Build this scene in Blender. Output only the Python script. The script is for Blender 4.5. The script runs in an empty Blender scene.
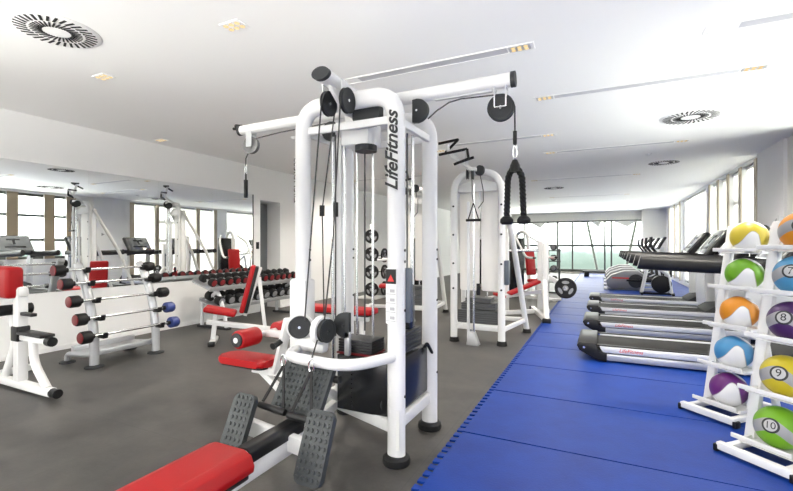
import bpy, bmesh, math, random
from mathutils import Vector, Matrix, Euler
random.seed(7)
PI = math.pi
SC = bpy.context.scene
COL = SC.collection
V = Vector

# ------------------------------------------------------------------ materials
MATS = {}
def mat(name, col, rough=.5, metal=0., var=.04, scale=6., bump=0., bscale=200., spec=.5, coat=0.):
    if name in MATS: return MATS[name]
    m = bpy.data.materials.new(name); m.use_nodes = True
    nt = m.node_tree; b = nt.nodes['Principled BSDF']
    b.inputs['Roughness'].default_value = rough
    b.inputs['Metallic'].default_value = metal
    b.inputs['Specular IOR Level'].default_value = spec
    b.inputs['Coat Weight'].default_value = coat
    tc = nt.nodes.new('ShaderNodeTexCoord')
    nz = nt.nodes.new('ShaderNodeTexNoise'); nz.inputs['Scale'].default_value = scale; nz.inputs['Detail'].default_value = 3
    nt.links.new(tc.outputs['Object'], nz.inputs['Vector'])
    mx = nt.nodes.new('ShaderNodeMix'); mx.data_type = 'RGBA'
    c = list(col)
    mx.inputs[6].default_value = [max(0, x*(1-var)) for x in c] + [1]
    mx.inputs[7].default_value = [min(1, x*(1+var)) for x in c] + [1]
    nt.links.new(nz.outputs['Fac'], mx.inputs[0])
    nt.links.new(mx.outputs[2], b.inputs['Base Color'])
    if bump:
        n2 = nt.nodes.new('ShaderNodeTexNoise'); n2.inputs['Scale'].default_value = bscale
        nt.links.new(tc.outputs['Object'], n2.inputs['Vector'])
        bp = nt.nodes.new('ShaderNodeBump'); bp.inputs['Strength'].default_value = bump; bp.inputs['Distance'].default_value = .01
        nt.links.new(n2.outputs['Fac'], bp.inputs['Height']); nt.links.new(bp.outputs['Normal'], b.inputs['Normal'])
    MATS[name] = m
    return m

def emit(name, col, st):
    m = bpy.data.materials.new(name); m.use_nodes = True
    nt = m.node_tree; nt.nodes.clear()
    o = nt.nodes.new('ShaderNodeOutputMaterial'); e = nt.nodes.new('ShaderNodeEmission')
    e.inputs[0].default_value = (*col, 1); e.inputs[1].default_value = st
    nt.links.new(e.outputs[0], o.inputs[0]); MATS[name] = m
    return m

WHITE  = mat('white powder coat', (.74,.74,.74), .32, var=.01)
CHROME = mat('polished steel', (.78,.79,.8), .18, 1., var=.02)
SILVER = mat('silver paint', (.52,.53,.55), .35, .55, var=.02)
LSILV  = mat('light silver paint', (.72,.73,.75), .36, .15, var=.02)
DARK   = mat('black plastic', (.008,.008,.009), .42, var=.1, spec=.35)
BLACKR = mat('black rubber', (.009,.009,.0095), .6, spec=.3, var=.15)
GREYP  = mat('charcoal plastic', (.034,.036,.039), .6, spec=.3, var=.06)
PULLEY = mat('pulley nylon', (.022,.024,.026), .5, spec=.35, var=.08)
LEVGR  = mat('grey pulley', (.16,.16,.16), .4, var=.05)
SHROUD = mat('smoked shroud', (.010,.011,.013), .25, var=.05)
TREADP = mat('foot plate rubber', (.036,.041,.043), .5, spec=.4, var=.12, scale=20)
RED    = mat('red vinyl', (.36,.0015,.004), .45, var=.05, spec=.35, bump=.08, bscale=500)
REDH   = mat('dark red urethane', (.22,.012,.016), .35, var=.1)
BLUEH  = mat('blue urethane', (.03,.05,.2), .35, var=.1)
CABLE  = mat('cable', (.03,.03,.032), .4)
WALL   = mat('white wall paint', (.9,.9,.895), .75, var=.01, bump=.03, bscale=150)
CEIL   = mat('ceiling paint', (.93,.93,.925), .8, var=.008, scale=.6)
CREAM  = mat('cream wall paint', (.82,.81,.77), .75, var=.01)
DOORM  = mat('grey door', (.16,.17,.18), .45, var=.03)
BROWN  = mat('backlit bronze mullion', (.33,.26,.18), .45, .2, var=.1, scale=3)
TAN    = mat('backlit tan mullion', (.5,.43,.33), .45, .1, var=.08, scale=3)
GRAYM  = mat('grey aluminium', (.42,.43,.42), .4, .4, var=.03)
DARKM  = mat('dark aluminium', (.1,.11,.1), .45, .2)
VENTD  = mat('vent slots', (.01,.01,.01), .7)
CONS   = mat('console face', (.10,.103,.108), .13, var=.03, spec=.9, coat=1.)
SCREEN = mat('console screen', (.02,.02,.022), .1)
FROST  = mat('frosted panel', (.84,.82,.79), .3, var=.03, scale=3)
STONE  = mat('stack steel', (.03,.03,.033), .4, .2, var=.1)
REDT   = mat('red lettering', (.65,.02,.02), .45)
INK    = mat('black lettering', (.012,.012,.015), .45)
PAPER  = mat('placard paper', (.78,.78,.76), .5)
GREYB  = mat('ball grey', (.42,.42,.43), .45)
BADGE  = mat('ball badge', (.45,.45,.45), .45)
LED    = emit('led', (1,.76,.40), .62)
DIFF   = emit('light diffuser', (1,.97,.93), .75)

def m_mirror():
    m = bpy.data.materials.new('mirror'); m.use_nodes = True
    nt = m.node_tree; b = nt.nodes['Principled BSDF']
    b.inputs['Base Color'].default_value = (.9,.92,.91,1); b.inputs['Metallic'].default_value = 1
    b.inputs['Roughness'].default_value = .0
    return m
MIRROR = m_mirror()

def m_glass():
    m = bpy.data.materials.new('window glass'); m.use_nodes = True
    nt = m.node_tree; nt.nodes.clear()
    o = nt.nodes.new('ShaderNodeOutputMaterial'); t = nt.nodes.new('ShaderNodeBsdfTransparent')
    t.inputs[0].default_value = (.96,.985,.97,1)
    g = nt.nodes.new('ShaderNodeBsdfGlossy'); g.inputs['Roughness'].default_value = .02
    f = nt.nodes.new('ShaderNodeFresnel'); f.inputs[0].default_value = 1.3
    x = nt.nodes.new('ShaderNodeMixShader')
    nt.links.new(f.outputs[0], x.inputs[0]); nt.links.new(t.outputs[0], x.inputs[1]); nt.links.new(g.outputs[0], x.inputs[2])
    nt.links.new(x.outputs[0], o.inputs[0])
    return m
GLASS = m_glass()

def m_floor():
    m = bpy.data.materials.new('rubber floor'); m.use_nodes = True
    nt = m.node_tree; b = nt.nodes['Principled BSDF']; L = nt.links.new; N = nt.nodes.new
    tc = N('ShaderNodeTexCoord')
    n1 = N('ShaderNodeTexNoise'); n1.inputs['Scale'].default_value = 2.2; n1.inputs['Detail'].default_value = 8; n1.inputs['Roughness'].default_value = .7
    n2 = N('ShaderNodeTexNoise'); n2.inputs['Scale'].default_value = 60; n2.inputs['Detail'].default_value = 4
    br = N('ShaderNodeTexBrick'); br.offset = 0; br.inputs['Scale'].default_value = 1.
    br.inputs['Brick Width'].default_value = 1.; br.inputs['Row Height'].default_value = 1.; br.inputs['Mortar Size'].default_value = .003
    br.inputs['Color1'].default_value = (1,1,1,1); br.inputs['Color2'].default_value = (.93,.93,.93,1); br.inputs['Mortar'].default_value = (.75,.75,.75,1)
    for n in (n1, n2, br): L(tc.outputs['Object'], n.inputs['Vector'])
    cr = N('ShaderNodeValToRGB'); cr.color_ramp.elements[0].position = .36; cr.color_ramp.elements[1].position = .66
    cr.color_ramp.elements[0].color = (.036,.034,.0315,1); cr.color_ramp.elements[1].color = (.083,.078,.072,1)
    L(n1.outputs['Fac'], cr.inputs[0])
    mu = N('ShaderNodeMix'); mu.data_type = 'RGBA'; mu.blend_type = 'MULTIPLY'; mu.inputs[0].default_value = 1
    L(cr.outputs[0], mu.inputs[6]); L(br.outputs['Color'], mu.inputs[7])
    L(mu.outputs[2], b.inputs['Base Color'])
    mr = N('ShaderNodeMapRange'); mr.inputs[3].default_value = .38; mr.inputs[4].default_value = .55
    L(n1.outputs['Fac'], mr.inputs[0]); L(mr.outputs[0], b.inputs['Roughness'])
    bp = N('ShaderNodeBump'); bp.inputs['Strength'].default_value = .15; bp.inputs['Distance'].default_value = .004
    L(n2.outputs['Fac'], bp.inputs['Height']); L(bp.outputs['Normal'], b.inputs['Normal'])
    return m
FLOOR = m_floor()

def m_bluemat():
    m = bpy.data.materials.new('blue foam'); m.use_nodes = True
    nt = m.node_tree; b = nt.nodes['Principled BSDF']; L = nt.links.new; N = nt.nodes.new
    tc = N('ShaderNodeTexCoord')
    n1 = N('ShaderNodeTexNoise'); n1.inputs['Scale'].default_value = 3.; n1.inputs['Detail'].default_value = 8; n1.inputs['Roughness'].default_value = .65
    n2 = N('ShaderNodeTexNoise'); n2.inputs['Scale'].default_value = 90
    for n in (n1, n2): L(tc.outputs['Object'], n.inputs['Vector'])
    cr = N('ShaderNodeValToRGB'); cr.color_ramp.elements[0].position = .3; cr.color_ramp.elements[1].position = .75
    cr.color_ramp.elements[0].color = (.002,.027,.21,1); cr.color_ramp.elements[1].color = (.003,.045,.30,1)
    L(n1.outputs['Fac'], cr.inputs[0]); L(cr.outputs[0], b.inputs['Base Color'])
    b.inputs['Roughness'].default_value = .48; b.inputs['Specular IOR Level'].default_value = .28
    bp = N('ShaderNodeBump'); bp.inputs['Strength'].default_value = .2; bp.inputs['Distance'].default_value = .004
    L(n2.outputs['Fac'], bp.inputs['Height']); L(bp.outputs['Normal'], b.inputs['Normal'])
    return m
BLUEMAT = m_bluemat()

def m_swoosh(name, col):
    """two-tone ball: a coloured swoosh over a white ball, object space, unit = ball radius .136"""
    m = bpy.data.materials.new(name); m.use_nodes = True
    nt = m.node_tree; b = nt.nodes['Principled BSDF']; L = nt.links.new; N = nt.nodes.new
    tc = N('ShaderNodeTexCoord'); sp = N('ShaderNodeSeparateXYZ'); L(tc.outputs['Object'], sp.inputs[0])
    def M(op, a, c=None):
        n = N('ShaderNodeMath'); n.operation = op
        for i, q in enumerate((a, c)):
            if q is None: continue
            if isinstance(q, (int, float)): n.inputs[i].default_value = q
            else: L(q, n.inputs[i])
        return n.outputs[0]
    x = M('DIVIDE', sp.outputs[0], .128); z = M('DIVIDE', sp.outputs[2], .128)
    e = M('DIVIDE', M('SUBTRACT', x, .18), .52)
    g = M('SUBTRACT', M('MULTIPLY', M('EXPONENT', M('MULTIPLY', M('MULTIPLY', e, e), -1.)), .85), .62)
    d1 = M('MAXIMUM', M('SUBTRACT', z, g), M('SUBTRACT', x, M('SUBTRACT', .46, M('MULTIPLY', z, .18))))          # >0 inside colour
    k = M('ADD', M('MULTIPLY', M('SINE', M('MULTIPLY', M('ADD', x, .55), 3.4)), .22), .72)
    d2 = M('SUBTRACT', k, z)
    d = M('MINIMUM', d1, d2)
    inside = M('GREATER_THAN', d, .0)
    line = M('LESS_THAN', M('ABSOLUTE', d), .03)
    m1 = N('ShaderNodeMix'); m1.data_type = 'RGBA'; m1.inputs[6].default_value = (.8,.8,.8,1); m1.inputs[7].default_value = (*col, 1)
    L(inside, m1.inputs[0])
    m2 = N('ShaderNodeMix'); m2.data_type = 'RGBA'; m2.inputs[7].default_value = (.32,.3,.25,1)
    L(M('MULTIPLY', line, .55), m2.inputs[0]); L(m1.outputs[2], m2.inputs[6]); L(m2.outputs[2], b.inputs['Base Color'])
    b.inputs['Roughness'].default_value = .42
    return m

def m_band(name, col):
    """ball with a wavy grey band round it"""
    m = bpy.data.materials.new(name); m.use_nodes = True
    nt = m.node_tree; b = nt.nodes['Principled BSDF']; L = nt.links.new; N = nt.nodes.new
    tc = N('ShaderNodeTexCoord'); sp = N('ShaderNodeSeparateXYZ'); L(tc.outputs['Object'], sp.inputs[0])
    def M(op, a, c=None):
        n = N('ShaderNodeMath'); n.operation = op
        for i, q in enumerate((a, c)):
            if q is None: continue
            if isinstance(q, (int, float)): n.inputs[i].default_value = q
            else: L(q, n.inputs[i])
        return n.outputs[0]
    x = M('DIVIDE', sp.outputs[0], .128); z = M('DIVIDE', sp.outputs[2], .128)
    h = M('SUBTRACT', M('MULTIPLY', M('COSINE', M('MULTIPLY', M('ADD', x, .35), 2.6)), .3), .16)
    w = M('LESS_THAN', M('ABSOLUTE', M('SUBTRACT', z, h)), .3)
    m1 = N('ShaderNodeMix'); m1.data_type = 'RGBA'; m1.inputs[6].default_value = (*col, 1); m1.inputs[7].default_value = (.30,.30,.31,1)
    L(w, m1.inputs[0]); L(m1.outputs[2], b.inputs['Base Color'])
    b.inputs['Roughness'].default_value = .42
    return m

# ------------------------------------------------------------------ mesh builder
class MB:
    def __init__(s): s.bm = bmesh.new()
    def _merge(s, t, M=None):
        if M is not None: t.transform(M)
        mp = {v: s.bm.verts.new(v.co) for v in t.verts}
        for f in t.faces:
            try: s.bm.faces.new([mp[v] for v in f.verts])
            except ValueError: pass
        t.free(); return s
    def box(s, c, size, rot=(0,0,0), bev=0., seg=2):
        t = bmesh.new(); bmesh.ops.create_cube(t, size=1)
        bmesh.ops.scale(t, vec=size, verts=t.verts)
        if bev > 0:
            bmesh.ops.bevel(t, geom=t.edges[:], offset=min(bev, min(size)*.49), segments=seg, profile=.5, affect='EDGES')
        R = rot if isinstance(rot, Matrix) else Euler(rot).to_matrix()
        return s._merge(t, Matrix.Translation(V(c)) @ R.to_4x4())
    def bb(s, lo, hi, bev=0.):
        lo, hi = V(lo), V(hi)
        return s.box((lo+hi)/2, [abs(a) for a in (hi-lo)], bev=bev)
    def beam(s, p0, p1, w, h, up=(0,0,1), bev=.006):
        p0, p1 = V(p0), V(p1); d = p1-p0; L = d.length; d.normalize()
        u = V(up)
        if abs(d.dot(u)) > .98: u = V((0,1,0))
        x = d.cross(u).normalized(); z = x.cross(d)
        R = Matrix((x, d, z)).transposed()
        return s.box((p0+p1)/2, (w, L, h), R, bev)
    def tube(s, pts, rx, ry=None, n=12, closed=False, up=(0,0,1), cap=True):
        ry = rx if ry is None else ry
        P = [V(p) for p in pts]; m = len(P); rings = []
        px = None
        for i, p in enumerate(P):
            if closed: d = P[(i+1) % m]-P[i-1]
            else: d = P[min(i+1, m-1)]-P[max(i-1, 0)]
            d.normalize()
            if px is None:
                u = V(up)
                if abs(d.dot(u)) > .95: u = V((0,1,0)) if abs(d.y) < .9 else V((1,0,0))
                x = d.cross(u).normalized()
            else:
                x = (px-d*px.dot(d)).normalized()
            px = x; y = x.cross(d)
            rings.append([s.bm.verts.new(p+x*(rx*math.cos(2*PI*k/n))+y*(ry*math.sin(2*PI*k/n))) for k in range(n)])
        for i in range(m if closed else m-1):
            a, b = rings[i], rings[(i+1) % m]
            for k in range(n): s.bm.faces.new((a[k], a[(k+1) % n], b[(k+1) % n], b[k]))
        if cap and not closed:
            s.bm.faces.new(rings[0][::-1]); s.bm.faces.new(rings[-1])
        return s
    def cyl(s, p0, p1, r, r2=None, n=24, bev=0.):
        p0, p1 = V(p0), V(p1); r2 = r if r2 is None else r2
        d = (p1-p0); L = d.length
        if bev > 0: prof = [(0,0),(r-bev,0),(r-bev*.3,bev*.3),(r,bev),(r2,L-bev),(r2-bev*.3,L-bev*.3),(r2-bev,L),(0,L)]
        else: prof = [(0,0),(r,0),(r2,L),(0,L)]
        return s.lathe(prof, p0, d, n)
    def lathe(s, prof, c, axis=(0,0,1), n=24):
        c = V(c); d = V(axis).normalized()
        u = V((0,0,1)) if abs(d.z) < .95 else V((0,1,0))
        x = d.cross(u).normalized(); y = d.cross(x)
        rings = []
        for r, h in prof:
            if r < 1e-6: rings.append([s.bm.verts.new(c+d*h)])
            else: rings.append([s.bm.verts.new(c+d*h+x*(r*math.cos(2*PI*k/n))+y*(r*math.sin(2*PI*k/n))) for k in range(n)])
        for a, b in zip(rings, rings[1:]):
            if len(a) == 1 and len(b) == 1: continue
            for k in range(n):
                k2 = (k+1) % n
                if len(a) == 1: s.bm.faces.new((a[0], b[k2], b[k]))
                elif len(b) == 1: s.bm.faces.new((a[k], a[k2], b[0]))
                else: s.bm.faces.new((a[k], a[k2], b[k2], b[k]))
        return s
    def sph(s, c, r, sc=(1,1,1), n=32, rings=18):
        t = bmesh.new(); bmesh.ops.create_uvsphere(t, u_segments=n, v_segments=rings, radius=r)
        return s._merge(t, Matrix.Translation(V(c)) @ Matrix.Diagonal((*sc, 1)))
    def prism(s, poly, o, u, v, depth, bev=0.):
        """polygon in the plane o + a*u + b*v, thickened by depth along u x v (centred)"""
        o, u, v = V(o), V(u).normalized(), V(v).normalized(); w = u.cross(v)
        t = bmesh.new()
        a = [t.verts.new(o+u*p[0]+v*p[1]-w*(depth/2)) for p in poly]
        b = [t.verts.new(o+u*p[0]+v*p[1]+w*(depth/2)) for p in poly]
        n = len(poly)
        t.faces.new(a[::-1]); t.faces.new(b)
        for i in range(n): t.faces.new((a[i], a[(i+1) % n], b[(i+1) % n], b[i]))
        if bev: bmesh.ops.bevel(t, geom=t.edges[:], offset=bev, segments=2, profile=.5, affect='EDGES')
        return s._merge(t)

def fillet(pts, r, n=7):
    P = [V(p) for p in pts]; out = [P[0]]
    for a, b, c in zip(P, P[1:], P[2:]):
        u = (a-b); v = (c-b); k = min(r, u.length*.49, v.length*.49)
        s0 = b+u.normalized()*k; s1 = b+v.normalized()*k
        for i in range(n+1):
            t = i/n; out.append((1-t)**2*s0+2*t*(1-t)*b+t*t*s1)
    out.append(P[-1]); return out

def oval(rx, ry, n=20): return [(rx*math.cos(2*PI*k/n), ry*math.sin(2*PI*k/n)) for k in range(n)]
def rrect(w, h, r, n=5):
    o = []
    for cx, cy, a0 in ((w/2-r, h/2-r, 0), (-w/2+r, h/2-r, 90), (-w/2+r, -h/2+r, 180), (w/2-r, -h/2+r, 270)):
        for k in range(n+1):
            a = math.radians(a0+90*k/n); o.append((cx+r*math.cos(a), cy+r*math.sin(a)))
    return o

ORG = {}
def org(o):
    return ORG.get(o.name, V((0,0,0)))
def finish(name, mb, material, smooth=True, ang=38, shift=None):
    me = bpy.data.meshes.new(name); bm = mb.bm
    if shift is not None: bmesh.ops.translate(bm, verts=bm.verts, vec=-shift)
    bmesh.ops.recalc_face_normals(bm, faces=bm.faces)
    bm.to_mesh(me); bm.free()
    me.materials.append(material)
    if smooth:
        for p in me.polygons: p.use_smooth = True
        me.set_sharp_from_angle(angle=math.radians(ang))
    o = bpy.data.objects.new(name, me); COL.objects.link(o)
    return o
def tag(o, label, cat, group=None, kind=None):
    o['label'] = label; o['category'] = cat
    if group: o['group'] = group
    if kind: o['kind'] = kind
    return o
def thing(name, label, cat, loc=(0,0,0), rz=0., group=None):
    o = bpy.data.objects.new(name, None); COL.objects.link(o)
    o.empty_display_size = .1; o.location = loc; o.rotation_euler = (0,0,rz)
    return tag(o, label, cat, group)
def world(root):            # this thing's parts are written in room coordinates
    ORG[root.name] = V(root.location); return root
def part(name, mb, material, parent, label=None, smooth=True, ang=38):
    o = finish(name, mb, material, smooth, ang, org(parent)); o.parent = parent
    ORG[o.name] = org(parent)
    if label: o['label'] = label
    return o
def single(name, mb, material, label, cat, group=None, loc=None, smooth=True):
    o = finish(name, mb, material, smooth, 38, V(loc) if loc is not None else None)
    if loc is not None: o.location = loc
    return tag(o, label, cat, group)
def struct(name, mb, material, parent=None, smooth=False):
    o = finish(name, mb, material, smooth)
    if parent: o.parent = parent
    else: o['kind'] = 'structure'
    return o
def copy_tree(o, parent=None):
    c = o.copy(); COL.objects.link(c)
    if parent: c.parent = parent
    for ch in list(o.children): copy_tree(ch, c)
    return c
def place(c, loc, rz=None, label=None, group=None):
    c.location = loc
    if rz is not None: c.rotation_euler = (0,0,rz)
    if label: c['label'] = label
    if group: c['group'] = group
    return c

def text_mesh(body, size, depth=.0015, shear=0., spacing=1., bold=0.):
    cu = bpy.data.curves.new('lettering', 'FONT'); cu.body = body; cu.size = size; cu.extrude = depth
    cu.align_x = 'CENTER'; cu.align_y = 'CENTER'; cu.shear = shear; cu.space_character = spacing
    cu.resolution_u = 4; cu.offset = bold*size
    o = bpy.data.objects.new('lettering', cu); COL.objects.link(o)
    dg = bpy.context.evaluated_depsgraph_get()
    me = bpy.data.meshes.new_from_object(o.evaluated_get(dg))
    bpy.data.objects.remove(o); bpy.data.curves.remove(cu)
    return me
def lettering(name, body, size, material, parent, o, right, up, shear=0., depth=.0015, spacing=1., bold=0.):
    me = text_mesh(body, size, depth, shear, spacing, bold)
    r, u = V(right).normalized(), V(up).normalized(); w = r.cross(u)
    M = Matrix((r, u, w)).transposed().to_4x4(); M.translation = V(o)-org(parent)
    me.transform(M); me.materials.clear(); me.materials.append(material)
    ob = bpy.data.objects.new(name, me); COL.objects.link(ob); ob.parent = parent
    ORG[ob.name] = org(parent)
    return ob

# ------------------------------------------------------------------ camera, world
cd = bpy.data.cameras.new('camera'); cam = bpy.data.objects.new('camera', cd); COL.objects.link(cam)
cd.sensor_width = 36; cd.lens = 425*36/793; cd.clip_start = .05
cam.location = (0,0,1.35); cam.rotation_euler = (PI/2, 0, math.atan2(.4353,.9003))
SC.camera = cam
SC.view_settings.view_transform = 'Standard'; SC.view_settings.look = 'None'
SC.view_settings.gamma = 1; SC.view_settings.exposure = 0.82

w = bpy.data.worlds.new('sky_and_ground_glow'); SC.world = w; w.use_nodes = True
nt = w.node_tree; bg = nt.nodes['Background']
tc = nt.nodes.new('ShaderNodeTexCoord'); sp = nt.nodes.new('ShaderNodeSeparateXYZ')
nt.links.new(tc.outputs['Generated'], sp.inputs[0])
wn = nt.nodes.new('ShaderNodeTexNoise'); wn.inputs['Scale'].default_value = 40; wn.inputs['Detail'].default_value = 5
nt.links.new(tc.outputs['Generated'], wn.inputs['Vector'])
ad = nt.nodes.new('ShaderNodeMath'); ad.operation = 'MULTIPLY_ADD'; ad.inputs[1].default_value = .02
nt.links.new(wn.outputs['Fac'], ad.inputs[0]); nt.links.new(sp.outputs[2], ad.inputs[2])
cr = nt.nodes.new('ShaderNodeValToRGB')
mr = nt.nodes.new('ShaderNodeMapRange'); mr.inputs[1].default_value = -.35; mr.inputs[2].default_value = .35
nt.links.new(ad.outputs[0], mr.inputs[0]); nt.links.new(mr.outputs[0], cr.inputs[0])
el = cr.color_ramp.elements
SKY = 26.
el[0].position = 0.; el[0].color = (.50,.485,.455,1)  # bright ground glow added far below the horizon to light the ceiling
el[1].position = 1.; el[1].color = (.225,.22,.213,1)
for pos, c in ((.2,(.48,.465,.435)), (.30,(.017,.019,.017)), (.455,(.013,.0165,.0145)), (.49,(.018,.0225,.0205)), (.515,(.06,.062,.062)), (.54,(.15,.15,.15)), (.62,(.204,.2,.193))):
    e = el.new(pos); e.color = (*c, 1)
nt.links.new(cr.outputs[0], bg.inputs[0]); bg.inputs[1].default_value = SKY

# ------------------------------------------------------------------ the room
XL, XR, YF, YB, ZC = -6.3, 2.5, 22.5, -3.2, 2.95
struct('floor', MB().bb((XL-.8,YB,-.1), (XR+.3,YF+.3,0)), FLOOR)
struct('ceiling', MB().bb((XL-.8,YB,ZC), (XR+.3,YF+.3,ZC+.1)), CEIL)
# left wall with a door niche
m = MB(); m.bb((XL-.12,.75,0), (XL,6.62,ZC)); m.bb((XL-.12,YB,0), (XL,-2.8,ZC)); m.bb((XL-.12,-2.8,2.3), (XL,.75,ZC)); m.bb((XL-.12,-2.8,0), (XL,.75,.9)); m.bb((XL-.12,7.22,0), (XL,YF,ZC)); m.bb((XL-.12,6.62,2.28), (XL,7.22,ZC))
m.bb((XL-.5,6.5,0), (XL-.42,7.34,ZC)); m.bb((XL-.42,6.5,0), (XL-.12,6.62,ZC)); m.bb((XL-.42,7.22,0), (XL-.12,7.34,ZC)); m.bb((XL-.42,6.62,2.28), (XL-.12,7.22,2.4))
struct('wall_left', m, WALL)
d = bpy.data.objects.new('door_1', None); COL.objects.link(d); d['kind'] = 'structure'
part('door_leaf', MB().bb((XL-.4,6.64,.01), (XL-.35,7.2,2.26), .004), DOORM, d)
part('door_handle', MB().cyl((XL-.35,6.72,1.05), (XL-.3,6.72,1.05), .012).cyl((XL-.3,6.71,1.05), (XL-.3,6.84,1.05), .01), CHROME, d)
struct('baseboard_left', MB().bb((XL,YB,0), (XL+.012,6.6,.06)).bb((XL,7.24,0), (XL+.012,YF,.06)), WALL)
# rear wall (behind the camera): wide open band, added to let in light
m = MB(); m.bb((XL,YB-.15,0), (XR,YB,.6)); m.bb((XL,YB-.15,1.9), (XR,YB,ZC))
for x in (XL+.1, -3.5, -.8, XR-.1): m.bb((x-.12,YB-.15,.6), (x+.12,YB,1.9))
struct('wall_rear', m, WALL)
# right wall
m = MB()
for y0, y1 in ((YB,3.4), (7.72,9.4), (13.25,13.8), (17.0,17.5), (20.4,YF)): m.bb((XR,y0,0), (XR+.25,y1,ZC))
for y0, y1 in ((3.4,7.72), (9.4,13.25), (13.8,17.0), (17.5,20.4)): m.bb((XR,y0,2.88), (XR+.25,y1,ZC)); m.bb((XR,y0,0), (XR+.25,y1,.12 if y0 > 5 else .95))  # nearest window's unseen sill is raised to cut light on the ceiling
struct('wall_right', m, WALL)
struct('trim_2', MB().bb((XR-.012,7.74,0), (XR,8.24,ZC)), CREAM)
struct('trim_1', MB().bb((2.44,8.24,0), (XR,9.42,ZC)), WALL)
def side_window(n, y0, y1, posts, wid=.2, sill=.12):
    wdw = bpy.data.objects.new('window_%d' % n, None); COL.objects.link(wdw); wdw['kind'] = 'structure'
    f = MB(); f.bb((XR+.06,y0,sill), (XR+.16,y1,sill+.08)).bb((XR+.06,y0,2.8), (XR+.16,y1,2.88))
    part('window_frame', f, DARKM, wdw)
    for y in posts:
        p = part('mullion', MB().bb((XR-.05,y-wid*.4,sill), (XR+.2,y+wid*.4,2.88)), LSILV, wdw)
        part('mullion_backlit_face', MB().bb((XR-.07,y-wid/2,sill), (XR-.05,y+wid/2,2.88)), BROWN if n == 1 else TAN, p)  # backlit shade of the room face painted in as a darker strip
    for a, b in zip(sorted(posts), sorted(posts)[1:]):
        if b-a > .9 and int(a*10) % 2 == 0 or n == 1:
            part('transom', MB().bb((XR+.05,a+wid*.4,1.48), (XR+.13,b-wid*.4,1.56)).bb((XR+.05,a+wid*.4,2.2), (XR+.13,b-wid*.4,2.27)), DARKM, wdw)
    part('pane', MB().bb((XR+.1,y0,sill+.08), (XR+.112,y1,2.8)), GLASS, wdw)
    return wdw
side_window(1, 3.4, 7.72, (3.5, 4.75, 6.1, 7.0, 7.58), .26, .95)
side_window(2, 9.4, 13.25, (9.5, 10.45, 11.35, 12.25, 13.12), .16)
side_window(6, 13.8, 17.0, (), .16)
side_window(3, 17.5, 20.4, (17.65, 18.9, 20.25), .16)
lw = bpy.data.objects.new('window_7', None); COL.objects.link(lw); lw['kind'] = 'structure'  # unseen window added behind the camera to light ceiling and pillar
part('window_frame', MB().bb((XL-.1,-2.8,.9), (XL-.03,.75,.97)).bb((XL-.1,-2.8,2.23), (XL-.03,.75,2.3)), DARKM, lw)
for y in (-1.6, -.4): part('mullion', MB().bb((XL-.1,y-.04,.9), (XL-.02,y+.04,2.3)), DARKM, lw)
part('pane', MB().bb((XL-.07,-2.8,.9), (XL-.06,.75,2.3)), GLASS, lw)
def m_blind():
    m = bpy.data.materials.new('sheer blind'); m.use_nodes = True
    nt = m.node_tree; nt.nodes.clear()
    o = nt.nodes.new('ShaderNodeOutputMaterial'); t = nt.nodes.new('ShaderNodeBsdfTranslucent'); d = nt.nodes.new('ShaderNodeBsdfDiffuse')
    t.inputs[0].default_value = (.97,.96,.94,1); d.inputs[0].default_value = (.85,.85,.84,1)
    x = nt.nodes.new('ShaderNodeMixShader'); x.inputs[0].default_value = .45
    nt.links.new(t.outputs[0], x.inputs[1]); nt.links.new(d.outputs[0], x.inputs[2]); nt.links.new(x.outputs[0], o.inputs[0])
    return m
SHEER = m_blind()
for lab, y0, y1 in (('white sheer blind behind the row of tan mullions, beside right wall pillar', 9.62,13.0), ('plain white sheer blind without mullions, behind the farther treadmill consoles', 13.82,16.98), ('white sheer roller blind nearest the far window', 17.75,20.15)):
    bt = world(thing('roller_blind', lab, 'blind', (XR+.05,(y0+y1)/2,2.8), 0, 'sheer blinds on the right windows'))
    part('sheer_fabric', MB().bb((XR+.03,y0,.2), (XR+.033,y1,2.82)), SHEER, bt)
    part('roller_tube', MB().cyl((XR+.035,y0,2.83), (XR+.035,y1,2.83), .025), WHITE, bt)
    part('bottom_bar', MB().bb((XR+.02,y0,.18), (XR+.045,y1,.21)), WHITE, bt)
# far wall: glazed
m = MB(); m.bb((XL,YF,0), (-4.45,YF+.2,ZC)).bb((1.62,YF-.9,0), (XR,YF+.2,ZC)).bb((-4.45,YF,2.55), (1.62,YF+.2,ZC)).bb((-4.45,YF,0), (1.62,YF+.2,.08))
struct('wall_far', m, CREAM)
fw = bpy.data.objects.new('window_4', None); COL.objects.link(fw); fw['kind'] = 'structure'
part('window_frame', MB().bb((-4.45,YF-.02,1.3), (1.62,YF+.1,1.39)).bb((-4.45,YF-.02,.08), (1.62,YF+.1,.2)).bb((-4.45,YF-.02,2.47), (1.62,YF+.1,2.55)), DARKM, fw)
for x in (-3.6, -2.44, -1.99, -1.3, .12, .4):
    part('mullion', MB().bb((x-.035,YF-.03,.08), (x+.035,YF+.12,2.55)), DARKM, fw)
part('diagonal_brace', MB().cyl((-.66,YF+.3,2.55), (-.2,YF+.3,.1), .06), DARKM, fw)
part('diagonal_brace', MB().cyl((1.45,YF+.3,2.55), (1.0,YF+.3,.1), .06), DARKM, fw)
part('pane', MB().bb((-4.45,YF+.04,.2), (1.62,YF+.05,2.5)), GLASS, fw)
for x0, x1 in ((-3.3,-2.5), (-.5,.0), (.42,1.5)):
    b = single('roller_blind', MB().prism([(x0,0),(x1,0),((x0+x1)/2+.1,-.28)], (0,YF-.06,2.5), (1,0,0), (0,0,1), .01), PAPER,
        {(-3.3):'pale pointed blind at the left of the far window head', (-.5):'pale pointed blind over the slanting brace of far window', (.42):'pale pointed blind at the right of far window head'}[x0], 'blind', 'blinds at the far window')

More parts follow.
